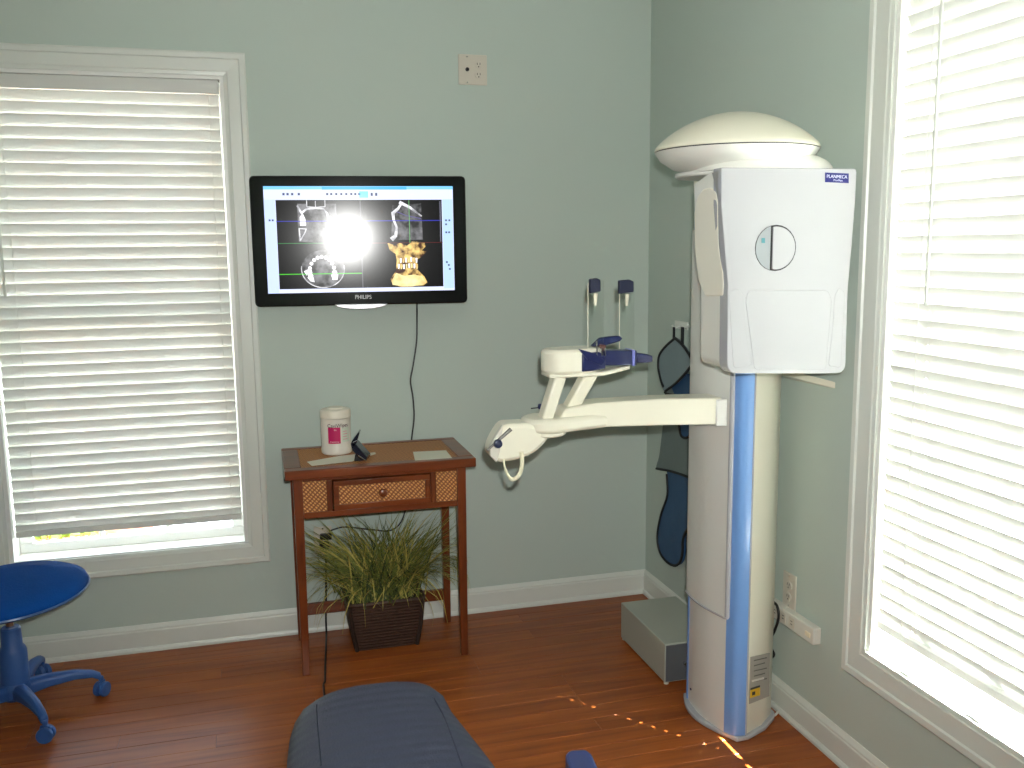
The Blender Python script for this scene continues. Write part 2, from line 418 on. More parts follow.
mb = obox('mulch_bed', (-6.0, 1.2, -.5), (-2.45, 7.5, -.47), gmat('bark_mulch', (150, 84, 56), (206, 138, 104), 9), bevel=.01)
mb['label'] = 'strip of orange bark mulch outside, seen under the raised blind'; mb['category'] = 'mulch bed'
def shrub(loc, r, n, label):
    bm = NB(); rnd = random.Random(3)
    for i in range(n):
        d = Vector((rnd.gauss(0, 1), rnd.gauss(0, 1), rnd.gauss(0, .8))).normalized()*r*rnd.uniform(.55, 1); d.z = abs(d.z)
        p = Vector(loc)+d; t = Vector((rnd.gauss(0, 1), rnd.gauss(0, 1), rnd.gauss(0, 1))).normalized(); s = t.orthogonal()
        v = [bm.verts.new(p+q) for q in (-t*.05, s*.018, t*.05, -s*.018)]; bm.faces.new(v)
    root = thing('shrub', label, 'shrub', loc)
    f = finish('foliage', bm, mat('shrub_leaf', (150, 176, 62), .6, .12, 3), root); f['kind'] = 'stuff'
    finish('stem', tube(NB(), [Vector(loc)-Vector((0, 0, .02)), Vector(loc)+Vector((0, 0, r*.7))], .02), mat('bark', (90, 66, 46), .8), root)
shrub(onz(58, 538, -.42) + Vector((-.1, .25, 0)), .42, 900, 'low yellow-green shrub outside, in the mulch bed below the window')

# ------------------------------------------------------------------ wall plates, wall tv
PLATE = mat('plate_ivory', (206, 200, 186), .35, .01)
def wall_plate(name, label, c, ux, w, h, kinds, group=None, cat='outlet'):
    ux = Vector(ux); uz = Vector((0, 0, 1)); n = ux.cross(uz); c = Vector(c)
    root = thing(name, label, cat, c, group)
    M = frame_mat(c, ux, uz)
    finish('cover_plate', box(NB(), (-w/2, -h/2, 0), (w/2, h/2, .006), M), PLATE, root, .003)
    k = len(kinds)
    for i, kd in enumerate(kinds):
        cx = (i-(k-1)/2)*.046
        if kd == 'duplex':
            for s in (-1, 1):
                sk = finish('socket', lathe(NB(), [(.0165, 0), (.0165, .002), (.015, .003)], (cx, s*.0195, .006), 16, 1, .86, M), PLATE, root)
                for dx in (-.0055, .0055): finish('slot', box(NB(), (cx+dx-.0012, s*.0195-.001, .0088), (cx+dx+.0012, s*.0195+.007, .0094), M), DARKLINE, sk)
                finish('slot', lathe(NB(), [(.0026, 0), (.0026, .0006)], (cx, s*.0195-.0075, .0088), 8, M=M), DARKLINE, sk)
        else:
            finish('cable_jack', lathe(NB(), [(.0075, 0), (.0075, .006), (.005, .008), (.005, .012)], (cx, 0, .006), 12, M=M), BLACK, root)
    for s in (-1, 1): finish('screw', lathe(NB(), [(.003, 0), (.003, .001)], (-(k-1)/2*.046, s*h*.42, .006), 8, M=M), CHROME, root)
    return root
c = ony(472.5, 70, 0)
wall_plate('wall_outlet', 'square double outlet plate with cable jack, high on the wall above the television', c, (1, 0, 0), .116, .116, ('jack', 'duplex'), 'wall outlets')
c = onx(790.5, 590.5, 0)
wall_plate('wall_outlet', 'single upright outlet plate on the wall right of the x-ray machine column', c, (0, -1, 0), .075, .118, ('duplex',), 'wall outlets')
c = ony(323, 540, 0)
wall_plate('wall_outlet', 'low wall outlet with plugs, behind the grassy plant under the table', c, (1, 0, 0), .072, .116, ('duplex',), 'wall outlets')

# tv: turned a little on its wall arm so that it mirrors the flash where the photo shows it
tvc = (ony(249, 175, -.10)+ony(465, 302, -.10))/2
hp = ony(348, 238, -.105)
tn = ((CAM-hp).normalized()+(FLASH-hp).normalized()).normalized()
tn.z = tn.z*.5; tn.normalize()
tux = Vector((-tn.y, tn.x, 0)).normalized(); tuz = tn.cross(tux)
TVM = frame_mat(tvc, tux, tuz)
TW, THT = .808, .487
tv = thing('television', 'black flat-screen television on the wall showing dental x-ray scans', 'television', tvc)
def tvpart(name, pts_or_bm, m, par=None, **k):
    bm = pts_or_bm; bmesh.ops.transform(bm, matrix=TVM, verts=bm.verts); return finish(name, bm, m, par or tv, **k)
def rrect(w, h, r, z, cx=0, cy=0): return rounded([(cx-w/2, cy-h/2, z), (cx+w/2, cy-h/2, z), (cx+w/2, cy+h/2, z), (cx-w/2, cy+h/2, z)], r)
tvpart('bezel', prism(NB(), rrect(TW, THT, .02, -.04), (0, 0, .04)), GLOSSBLACK, bevel=.004)
tvpart('back_shell', prism(NB(), rrect(TW*.86, THT*.8, .04, -.062), (0, 0, .022)), BLACK, bevel=.006)
mt = tvpart('wall_mount', box(NB(), (-.1, -.1, -.07), (.1, .1, -.062)), BLACK)
obox('mount_arm', (tvc.x-.03, -.06, tvc.z-.05), (tvc.x+.03, -.0005, tvc.z+.05), BLACK, tv)
tvpart('chin_strip', prism(NB(), [Vector((math.cos(t)*.1 - .008, -THT/2+.004-.02*math.sin(t)*1.0, -.012)) for t in [math.pi*i/16 for i in range(17)]], (0, 0, .02)), mat('silver', (196, 196, 200), .18, 0, metal=.9), bevel=.002)
text('brand_lettering', 'PHILIPS', .022, mat('letter_silver', (190, 190, 190), .3, 0), TVM @ Matrix.Translation((0, -THT/2+.030, .0006)), tv, width=.062)
# screen: coordinates in photo pixels of the screen area (262..452 by 186..291)
SX0, SX1, SY0, SY1 = 262.5, 452.5, 187.0, 291.5
SWd, SHt = .708, .398; SOY = .006
screen = tvpart('screen', box(NB(), (-SWd/2, -SHt/2+SOY, 0), (SWd/2, SHt/2+SOY, .0008)), emit('scr_frame', (208, 216, 250), .85))
def S(x, y, z): return Vector(((x-SX0)/(SX1-SX0)*SWd-SWd/2, SHt/2+SOY-(y-SY0)/(SY1-SY0)*SHt, z))
def srect(name, x0, y0, x1, y1, m, z=1):
    zz = .0008 + .0003*(z-1); return tvpart(name, prism(NB(), [S(x0, y1, zz), S(x1, y1, zz), S(x1, y0, zz), S(x0, y0, zz)], (0, 0, .0003)), m, screen)
def spoly(name, pts, m, z=3):
    zz = .0008 + .0003*(z-1); return tvpart(name, prism(NB(), [S(x, y, zz) for x, y in pts][::-1], (0, 0, .0003)), m, screen)
def sline(name, pts, w, m, z=3):
    bm = NB(); zz = .0008 + .0003*(z-1); k = SWd/(SX1-SX0)
    P = [S(x, y, zz) for x, y in pts]
    for i, (p, q) in enumerate(zip(P, P[1:])):
        wa = (w[i] if isinstance(w, list) else w)*k/2; wb = (w[i+1] if isinstance(w, list) else w)*k/2
        t = (q-p).normalized(); s = Vector((-t.y, t.x, 0)); p = p - t*wa*.5; q = q+t*wb*.5
        prism(bm, [p-s*wa, q-s*wb, q+s*wb, p+s*wa], (0, 0, .0003+.00002*i))
    return tvpart(name, bm, m, screen)
srect('title_bar', SX0, SY0, SX1, SY0+3.2, emit('scr_sky', (120, 190, 240), .9))
srect('title_highlight', 320, SY0+.6, 405, SY0+3.4, emit('scr_blue', (70, 165, 235), .9), 2)
srect('side_strip', SX0, 200, 273.5, SY1, emit('scr_lilac', (186, 202, 248), .9))
srect('tool_panel', 441.5, 200, SX1-.5, 289.5, emit('scr_pale', (176, 204, 248), .85))
VP = emit('scr_black', (12, 12, 14), .5)
srect('scan_view', 274, 200.3, 440.8, 287.5, VP, 1.6)
ICON = emit('scr_icon', (70, 78, 110), .7)
for k, x in enumerate((281, 285, 289.5, 296, 324, 328, 333, 338, 343, 348, 352, 356)): srect('toolbar_icon', x, 193.6, x+2.2, 195.8, ICON, 2)
srect('toolbar_button', 357, 192, 366, 198.3, emit('scr_btn', (120, 200, 250), .9), 2)
for x in (368.5, 373): srect('toolbar_icon', x, 193.5, x+2.2, 196.5, ICON, 2)
for (x, y) in ((444, 220), (447.5, 220), (444, 224), (444, 232), (447, 232), (444, 262), (446, 265), (447, 269), (266.5, 219), (269.5, 219)): srect('panel_icon', x, y, x+1.8, y+1.8, ICON, 2)
GREY1 = emit('scr_xray', (70, 70, 72), .5, noise=(30, .38, .66, (34, 34, 36), (150, 150, 154)))
BONE = emit('scr_bone', (210, 210, 216), .8, noise=(40, .3, .62, (120, 120, 126), (235, 235, 240)))
BRIGHT = emit('scr_tooth', (245, 245, 250), 1.0)
LILAC = emit('scr_ghost', (120, 110, 180), .5)
# coronal slice
srect('coronal_scan', 295, 204, 333.5, 241, GREY1, 2)
sline('bone_outline', [(295, 206), (299, 213), (304, 209), (314, 208.5), (321, 209), (324, 213), (327, 222), (329.5, 227), (331, 236)], [1.6, 2.2, 1.8, 1.2, 1.2, 1.8, 3.4, 4.5, 2.4], BONE, 3)
spoly('sinus', [(304.5, 201.5), (322, 201.5), (322, 207), (304.5, 207)], VP, 4)
sline('sinus_outline', [(304.5, 201), (304.5, 207), (313, 207.5), (313, 201.5), (313, 207.5), (322.5, 207), (322.5, 201)], .8, BONE, 5)
spoly('molar', [(297, 217), (300, 213), (302.5, 219), (303, 225), (297, 225.5)], BRIGHT, 4)
sline('jaw_outline', [(296, 228), (303, 228.5), (301, 233), (296.5, 240), (296, 228)], 1.1, BONE, 4)
spoly('molar', [(324, 217), (328, 216), (330, 225), (325, 225)], BRIGHT, 4)
sline('ramus', [(324.5, 227), (329, 233), (332, 240)], [3, 3.4, 1.5], BONE, 4)
# axial slice: round view with a dental arch
spoly('axial_scan', [(318+21.5*math.cos(t), 268+18.5*math.sin(t)) for t in [2*math.pi*i/40 for i in range(40)]], GREY1, 2)
sline('axial_rim', [(318+21.5*math.cos(t), 268+18.5*math.sin(t)) for t in [math.pi*(-.05)+math.pi*1.1*i/24 for i in range(25)]], .9, BONE, 3)
for i in range(13):
    t = math.pi*(1.12-1.24*i/12) if True else 0
    px_, py_ = 317+12.5*math.cos(t), 271-15*max(-.25, math.sin(t)); r_ = 2.6 if i in (0, 1, 11, 12) else 1.9
    spoly('tooth', [(px_+r_*math.cos(a), py_+r_*math.sin(a)) for a in [2*math.pi*k/8 for k in range(8)]], BRIGHT, 3+.1*i)
spoly('molar', [(299, 270), (306, 267), (307, 272), (301, 274)], BRIGHT, 4); spoly('molar', [(302, 276), (308, 276), (309, 281), (305, 280)], BRIGHT, 4); spoly('molar', [(327, 274), (333, 273), (332, 279), (327, 279)], BRIGHT, 4)
# sagittal slice
spoly('sagittal_scan', [(390, 206), (419.5, 204), (420.5, 240), (388, 240)], GREY1, 2)
sline('mandible', [(400, 203), (396, 209), (390.5, 213.5), (391, 220), (394, 228), (392.5, 236), (389, 239)], [2.2, 2.6, 3.4, 2.4, 2.2, 3.4, 4.6], BONE, 3)
sline('palate', [(398, 203), (408, 208), (419.5, 216.5)], [3.2, 2.6, 1.4], BONE, 3.4)
sline('palate_ghost', [(392, 211), (404, 216), (419, 219)], .7, LILAC, 3)
# golden volume rendering of jaws
GOLD = emit('scr_gold', (190, 140, 60), .8, noise=(34, .40, .60, (58, 24, 4), (246, 206, 122)))
CREAMY = emit('scr_cream', (236, 214, 140), .9, noise=(20, .3, .7, (176, 130, 52), (248, 234, 170)))
spoly('jaw_volume', [(384, 243), (391, 245), (397, 243), (404, 246), (409, 242), (422, 243), (423, 247), (419, 251), (424, 252), (419, 257), (414, 260), (414, 270), (421, 277), (424, 283), (420, 286), (410, 287), (396, 287), (388, 284), (386, 279), (392, 271), (393, 260), (392, 254), (386, 250)], GOLD, 2)
spoly('chin_volume', [(387, 281), (392, 273), (400, 276), (411, 275), (419, 277), (423, 283), (419, 286), (400, 287), (388, 285)], CREAMY, 3)
for i in range(8):
    for j in range(2):
        x = 393.5+i*2.7+.4*j; y = 258+j*6.2+.5*math.sin(i); spoly('tooth', [(x, y), (x+1.9, y), (x+1.6, y+4.6), (x+.3, y+4.6)], BRIGHT if (i+j) % 2 else CREAMY, 4)
# crosshairs and frames
sline('crosshair', [(274, 221), (440, 221)], .7, emit('scr_lineblue', (50, 56, 180), .8), 5)
sline('crosshair', [(274, 242.5), (357, 242.5)], .6, emit('scr_linegreen', (60, 150, 80), .6), 5.4); sline('crosshair', [(358, 243), (441, 243)], .5, emit('scr_linered', (120, 40, 40), .5), 5.4)
sline('crosshair', [(274.5, 272.8), (357, 272.8)], .8, emit('scr_lime', (70, 200, 40), .8), 5.8)
sline('crosshair', [(407, 201), (407, 243)], .5, emit('scr_linegreen2', (120, 200, 120), .7), 6)
sline('divider', [(357.6, 201), (357.6, 287)], .9, emit('scr_div', (110, 110, 116), .6), 6.2); 
sline('scroll_bar', [(439, 202), (439, 242)], .9, emit('scr_scroll', (130, 130, 150), .6), 6.2)
# tv power cord along the wall and behind the table to the outlet
CORD = mat('cord_black', (18, 18, 18), .45, .03)
cp = [(417, 300), (417, 320), (416.5, 342), (413, 366), (410.5, 381), (413, 398), (414, 418), (411.5, 440), (408, 480), (404, 515), (392, 530), (370, 529.5), (345, 527), (329, 531)]
pts = [ony(x, y, -.012 if y > 305 else -.04) for x, y in cp]
o = finish('hanging_cable', tube(NB(), smooth_path(pts, 6), .0032, 6), CORD, smooth=True); o['label'] = 'thin black cord hanging down the wall below the television'; o['category'] = 'cord'

# black cord from the outlet to the floor and over to the chair
pl = thing('plug_adapter', 'black plug adapter in the low outlet behind the plant', 'plug', ony(324, 545, -.02))
pc = ony(324, 541, -.008)
finish('plug_body', box(NB(), pc+Vector((-.02, -.03, -.028)), pc+Vector((.02, 0, .002))), BLACK, pl, .004)
finish('plug_body', box(NB(), pc+Vector((-.016, -.026, .010)), pc+Vector((.03, 0, .034))), BLACK, pl, .004)
fp = [ony(326, 549, -.03), ony(326, 575, -.026), ony(326, 605, -.026), ony(326, 622, -.03), Vector((-1.420, -.055, .006)), onz(326, 645, .004), onz(325.5, 660, .004), onz(325, 680, .004), onz(325, 700, .004), Vector((-1.47, -1.6, .004))]
o = finish('chair_cord', tube(NB(), smooth_path(fp, 8), .004, 6), CORD, smooth=True); o['label'] = 'black cord running over the floor from the low outlet towards the chair'; o['category'] = 'cord'

# ------------------------------------------------------------------ console table
TWOOD = wood('table_wood', (84, 36, 12), (136, 66, 26), .3, (3, 30, 30), coat=.25)
TWOODV = wood('table_wood_upright', (80, 34, 12), (130, 62, 26), .3, (30, 30, 3), coat=.25)
RAT, RATT = rattan('rattan_front'), rattan('rattan_top')
TX0, TX1, TY0, TY1, TZ = -1.562, -.872, -.432, -.028, .776
tb = thing('console_table', 'reddish-brown wooden console table with woven rattan panels and a drawer', 'table', ((TX0+TX1)/2, (TY0+TY1)/2, 0))
bd = .06; e = .001
for nm, lo, hi in (('top_rail', (TX0, TY0, TZ-.034), (TX1, TY0+bd*.8, TZ)), ('top_rail', (TX0, TY1-bd*.6, TZ-.034), (TX1, TY1, TZ)),
                   ('top_rail', (TX0, TY0+bd*.8+e, TZ-.034), (TX0+bd, TY1-bd*.6-e, TZ)), ('top_rail', (TX1-bd, TY0+bd*.8+e, TZ-.034), (TX1, TY1-bd*.6-e, TZ))):
    obox(nm, lo, hi, TWOOD, tb, .004)
obox('top_weave', (TX0+bd, TY0+bd*.8, TZ-.02), (TX1-bd, TY1-bd*.6, TZ-.002), RATT, tb, 0)
lx0, lx1, ly0, ly1, lw = TX0+.027, TX1-.035, TY0+.02, TY1-.025, .034
for x in (lx0, lx1-lw):
    for y in (ly0, ly1-lw):
        b = NB(); z1 = TZ-.034
        t = .007   # legs taper to the foot
        top = [(x, y, z1), (x+lw, y, z1), (x+lw, y+lw, z1), (x, y+lw, z1)]; bot = [(x+t*.5, y+t*.5, 0), (x+lw-t*.5, y+t*.5, 0), (x+lw-t*.5, y+lw-t*.5, 0), (x+t*.5, y+lw-t*.5, 0)]
        A = [b.verts.new(p) for p in bot]; B = [b.verts.new(p) for p in top]
        b.faces.new(A[::-1]); b.faces.new(B)
        for k in range(4): b.faces.new((A[k], A[(k+1) % 4], B[(k+1) % 4], B[k]))
        finish('leg', b, TWOODV, tb, .003)
AZ0, AZ1 = .592, TZ-.034; yf = ly0+.004
ax0, ax1 = lx0+lw, lx1-lw
obox('apron_rail', (ax0, yf, AZ0), (ax1, yf+.022, AZ0+.022), TWOOD, tb, .002)
obox('apron_rail', (ax0, yf, AZ1-.014), (ax1, yf+.022, AZ1), TWOOD, tb, .002)
d0, d1 = -1.398, -1.040
for x in (d0-.02, d1): obox('apron_post', (x, yf, AZ0+.022), (x+.02, yf+.022, AZ1-.014), TWOODV, tb, .002)
obox('apron_weave', (ax0, yf+.006, AZ0+.022), (d0-.02, yf+.016, AZ1-.014), RAT, tb, 0)
obox('apron_weave', (d1+.02, yf+.006, AZ0+.022), (ax1, yf+.016, AZ1-.014), RAT, tb, 0)
for x in (lx0+.008, lx1-lw+.008):
    obox('side_panel', (x, ly0+lw, AZ0), (x+.018, ly1-lw, AZ1), TWOOD, tb, .002)
obox('back_panel', (ax0, ly1-.026, AZ0), (ax1, ly1-.008, AZ1), TWOOD, tb, .002)
obox('stretcher', (ax0-.002, ly1-.027, .100), (ax1+.002, ly1-.007, .145), TWOOD, tb, .002)
dz0, dz1 = AZ0+.025, AZ1-.017
dr = finish('drawer', box(NB(), (d0+.004, yf+.0005, dz0), (d1-.004, yf+.3, dz1)), TWOOD, tb, .001)
fw = .02
for lo, hi in (((d0+.003, yf-.010, dz0), (d1-.003, yf, dz0+fw)), ((d0+.003, yf-.010, dz1-fw), (d1-.003, yf, dz1)), ((d0+.003, yf-.010, dz0+fw), (d0+.003+fw, yf, dz1-fw)), ((d1-.003-fw, yf-.010, dz0+fw), (d1-.003, yf, dz1-fw))):
    obox('drawer_frame', lo, hi, TWOOD, dr, .002)
obox('drawer_weave', (d0+.003+fw, yf-.004, dz0+fw), (d1-.003-fw, yf, dz1-fw), RAT, dr, 0)
kc = ((d0+d1)/2, yf-.004, (dz0+dz1)/2)
finish('knob', lathe(NB(), [(.006, 0), (.006, .008), (.014, .012), (.016, .018), (.013, .024), (.005, .027)], (0, 0, 0), 20, M=Matrix.Translation(kc) @ Matrix.Rotation(R(90), 4, 'X')), TWOOD, dr, smooth=True)

# wipes canister
cc = Vector((-1.358, -.165, TZ-.002))
cn = thing('wipes_canister', 'round white wipes canister with a magenta label on the table', 'canister', cc)
CANW = mat('canister_white', (226, 220, 208), .4, .01)
finish('tub', lathe(NB(), [(.052, 0), (.057, .004), (.058, .02), (.0565, .024), (.0565, .135), (.058, .139)], cc, 40), CANW, cn, smooth=True)
finish('lid', lathe(NB(), [(.0585, .1405), (.0585, .163), (.055, .170), (.050, .172), (.03, .172), (.028, .178), (.01, .178)], cc, 40), mat('lid_white', (232, 224, 206), .4, .01), cn, smooth=True)
def wrap(name, a0, a1, z0, z1, m, r=.0569, n=14):
    bm = NB(); V = []
    for i in range(n+1):
        a = a0+(a1-a0)*i/n
        V.append([bm.verts.new((cc.x+rr*math.cos(a), cc.y+rr*math.sin(a), cc.z+z)) for rr, z in ((r, z0), (r+.0004, z0), (r+.0004, z1), (r, z1))])
    for A, B in zip(V, V[1:]):
        for k in range(4): bm.faces.new((A[k], A[(k+1) % 4], B[(k+1) % 4], B[k]))
    bm.faces.new(V[0]); bm.faces.new(V[-1][::-1]); return finish(name, bm, m, cn, smooth=True, angle=60)
fd = math.atan2(CAM.y-cc.y, CAM.x-cc.x)
MAG = mat('label_magenta', (192, 20, 92), .4, .02)
wrap('label_block', fd-.55, fd+.28, .046, .108, MAG)
wrap('label_pale', fd+.38, fd+.95, .050, .106, mat('label_pale_green', (206, 214, 196), .4, .02))
INK = mat('label_ink', (70, 24, 40), .5, 0)
def wrapped_text(s, ang, z, size, m, width):
    o = text('lettering', s, size, m, Matrix.Identity(4), None, width)
    for v in o.data.vertices:
        a = ang + v.co.x/.0573; rr = .0573+v.co.z*.6
        v.co = Vector((cc.x+rr*math.cos(a), cc.y+rr*math.sin(a), cc.z+z+v.co.y))
    adopt(o, cn); return o
wrapped_text('CaviWipes', fd+.15, .114, .020, INK, .082)
wrapped_text('XL', fd-.05, .098, .008, mat('label_white', (240, 224, 226), .4, 0), .012)
wrapped_text('Disinfecting', fd-.13, .053, .006, MATS['label_white'], .034)
for k in range(4): wrap('label_print', fd+.45, fd+.8-.06*(k % 2), .060+k*.010, .062+k*.010, mat('label_rose', (214, 120, 140), .5, 0), .0573)

# papers and folding stand
PAPER = mat('paper', (224, 222, 204), .7, .02)
def sheet(name, pts, label, dz=.001, group=None):
    P = [onz(x, y, TZ+.0005) for x, y in pts]; o = finish(name, prism(NB(), P, (0, 0, dz)), PAPER); o['label'] = label; o['category'] = 'paper'
    if group: o['group'] = group
sheet('card', [(415, 460.5), (452, 458), (446, 450.5), (413, 452)], 'small white card lying at the right end of the console table')
sheet('paper_strip', [(307, 462), (312, 466), (352, 461.5), (376, 454), (375, 452.5), (340, 456)], 'long strip of off-white paper lying in front of the canister')
st = onz(361, 461, TZ)
stand = thing('folding_holder', 'small V-shaped glossy navy holder standing beside the canister', 'holder', st)
GN = mat('glossy_navy', (24, 30, 46), .12, .04, coat=.7)
yb = st.y
sc_ = lambda x, y, dy=0: ony(x, y, yb+dy)
V1 = [sc_(350.5, 444), sc_(352.5, 440), sc_(358.5, 432), sc_(359.5, 433.5), sc_(356.5, 443), sc_(354, 447)]
finish('upper_leaf', prism(NB(), V1, (.012, .06, 0)), GN, stand, .002)
V2 = [sc_(350.5, 444), sc_(354.5, 443), sc_(367, 457), sc_(366.5, 460.5), sc_(361, 461), sc_(352, 450)]
finish('lower_leaf', prism(NB(), V2, (.02, .055, 0)), GN, stand, .002)
fz = [sc_(355, 455), sc_(357, 454), sc_(361, 458), sc_(361, 462.2), sc_(354, 462)]
finish('foot', prism(NB(), [Vector((p.x, p.y, max(p.z, TZ+.0004))) for p in fz], (.01, .05, 0)), BLACK, stand, .001)
finish('trim_edge', tube(NB(), [sc_(358, 455.5, -.003), sc_(366.5, 461, -.003)], .0022, 6), CHROME, stand)
finish('trim_edge', tube(NB(), [sc_(353, 442.5, -.003), sc_(357, 440.5, -.003)], .002, 6), CHROME, stand)

# ------------------------------------------------------------------ grass plant in a woven pot
pcx, pcy = -1.200, -.172
plant = thing('potted_grass', 'bushy green ornamental grass in a brown woven pot under the table', 'plant', (pcx, pcy, 0))
POT = mat('woven_brown', (62, 38, 26), .55, .15, 30, bump=.5, bscale=90)
pot = NB(); N = 15; hgt = .19
for i in range(N):
    z0 = i*hgt/N; z1 = z0+hgt/N; hw0 = .122+.026*math.sin(min(1, (z0+.01)/hgt)*1.4); 
    for off, zz in ((0, 0),):
        ring = []
        for (rr, z) in ((hw0-.006, z0), (hw0+.003, z0+.003), (hw0+.003, z1-.003), (hw0-.006, z1)):
            ring.append([pot.verts.new(p) for p in rounded([(pcx-rr, pcy-rr*.68, z), (pcx+rr, pcy-rr*.68, z), (pcx+rr, pcy+rr*.68, z), (pcx-rr, pcy+rr*.68, z)], .03, 4)])
        for A, B in zip(ring, ring[1:]):
            n = len(A)
            for k in range(n): pot.faces.new((A[k], A[(k+1) % n], B[(k+1) % n], B[k]))
        if i == 0: pot.faces.new(ring[0][::-1])
po = finish('pot', pot, POT, plant)
def hoop(z, rr, t): return tube(NB(), rounded([(pcx-rr, pcy-rr*.68, z), (pcx+rr, pcy-rr*.68, z), (pcx+rr, pcy+rr*.68, z), (pcx-rr, pcy+rr*.68, z)], .03, 4), t, 6, True)
finish('rim', hoop(.192, .148, .009), POT, po, smooth=True)
for sx in (-1, 1):
    for sy in (-1, 1):
        finish('corner_post', tube(NB(), [(pcx+sx*.117, pcy+sy*.083, .002), (pcx+sx*.132, pcy+sy*.092, .09), (pcx+sx*.142, pcy+sy*.097, .192)], .009, 6), mat('dark_cane', (42, 28, 20), .5), po, smooth=True)
finish('soil', prism(NB(), rounded([(pcx-.138, pcy-.09, .17), (pcx+.138, pcy-.09, .17), (pcx+.138, pcy+.09, .17), (pcx-.138, pcy+.09, .17)], .03), (0, 0, .012)), mat('soil', (50, 38, 28), .9, .1), plant)
def blades(name, n, seed, m, lo=.30, hi=.52, wmax=.0045, spread=1.0):
    rnd = random.Random(seed); bm = NB()
    for i in range(n):
        a = rnd.uniform(0, 2*math.pi); lean = rnd.betavariate(2.2, 1.2)*spread
        bx_, by_ = pcx+rnd.gauss(0, .055), pcy+rnd.gauss(0, .035)
        L = rnd.uniform(lo, hi); dx, dy = math.cos(a), math.sin(a)*.62
        if dy > 0: dy *= .45
        w = rnd.uniform(.0016, wmax); side = Vector((-dy, dx, 0)).normalized()
        L *= .78+.36*abs(dx)*lean
        if abs(side.x) < .35: side = Vector((.7, .3, 0)).normalized()
        prev = None; seg = 7; ang = R(86)-lean*R(44); p = Vector((bx_, by_, .18)); droop = rnd.uniform(.2, 1.05)*lean + .12
        for k in range(seg+1):
            ww = w*(1-(k/seg)**2*.9)
            p.y = min(p.y, -.03)
            cur = (bm.verts.new(p-side*ww), bm.verts.new(p+side*ww))
            if prev: bm.faces.new((prev[0], prev[1], cur[1], cur[0]))
            prev = cur; ang -= droop*R(155)/seg*(k/seg*1.1+.2)
            d = Vector((dx*math.cos(ang), dy*math.cos(ang), math.sin(ang)))
            p = p + d*(L/seg)
            p.x = pcx + max(-.31, min(.31, p.x-pcx))*1.0
            lim = TZ-.20
            if p.z > lim: p.z = lim - .2*(p.z-lim)
            if p.z < .02: p.z = .02
    o = finish(name, bm, m, plant); o['kind'] = 'stuff'; return o
blades('grass_blades', 520, 11, mat('grass_green', (118, 126, 58), .5, .15, 9))
blades('grass_blades', 260, 12, mat('grass_dark', (66, 80, 42), .5, .15, 9), .26, .46)
blades('grass_blades', 190, 13, mat('grass_yellow', (186, 172, 90), .5, .12, 9), .34, .56, .0042, 1.1)
blades('grass_blades', 60, 14, MATS['grass_yellow'], .32, .46, .004, 1.3)

# ------------------------------------------------------------------ x-ray machine
mx = thing('panoramic_xray_machine', 'tall white dental x-ray machine with blue stripes standing by the right wall', 'x-ray machine', (-.18, -1.1, 0))
def vpoly(xy, z): return [Vector((x, y, z)) for x, y in xy]
base_xy = [(-.055, -.955), (-.272, -.950)] + [(-.272+.0*t - .055*math.sin(t*math.pi)*(1-.25*t) + .030*t, -.950-.320*t) for t in [i/12 for i in range(1, 13)]] + [(-.20, -1.268), (-.12, -1.232), (-.06, -1.185), (-.040, -1.155), (-.04, -.975)]
finish('base_plate', prism(NB(), vpoly(base_xy, 0), (0, 0, .016)), PLASTIC, mx, .004)
# column body with stripes: plan outline
far_b = [(-.264, -.968), (-.274, -.992)]
front = [(-.274+.012*t-.016*math.sin(t*math.pi), -.992-.232*t) for t in [i/8 for i in range(9)]]
near_b = [(-.258, -1.230), (-.248, -1.249), (-.234, -1.258), (-.209, -1.262)]
side = [(-.203, -1.260), (-.13, -1.222), (-.061, -1.165)]
ctop = 1.70
body_xy = [(-.055, -.975)] + far_b[:1] + [(-.271, -.992)] + [(x+.002, y) for x, y in front] + [(-.256, -1.226)] + [(-.203, -1.256)] + side[1:] + [(-.05, -1.14)]
body = finish('column', prism(NB(), vpoly(body_xy, .016), (0, 0, ctop-.016)), CREAM, mx, .003)
fp_xy = front + [(front[-1][0]+.004, front[-1][1])] + [(x+.004, y) for x, y in front[::-1]]
finish('front_panel', prism(NB(), vpoly([(x-.002, y) for x, y in front] + [(x+.002, y) for x, y in front[::-1]], .016), (0, 0, ctop-.02)), PANEL, body, smooth=True)
s2 = [(-.266, -.9665), (-.278, -.984), (-.279, -.995), (-.268, -.995)]
finish('blue_stripe', prism(NB(), vpoly(s2, .017), (0, 0, ctop-.02)), STRIPE, mx)
sp = smooth_path([(x-.003, y-.003, 0) for x, y in [(-.262, -1.222)]+near_b], 4)
finish('blue_stripe', prism(NB(), [Vector((p.x, p.y, .017)) for p in sp] + [Vector((-.212, -1.25, .017)), Vector((-.248, -1.23, .017))], (0, 0, ctop-.02)), STRIPE, mx, smooth=True)
finish('edge_trim', tube(NB(), [(-.2095, -1.2655, .02), (-.2095, -1.2655, ctop-.02)], .0025, 6), PLASTIC, body)
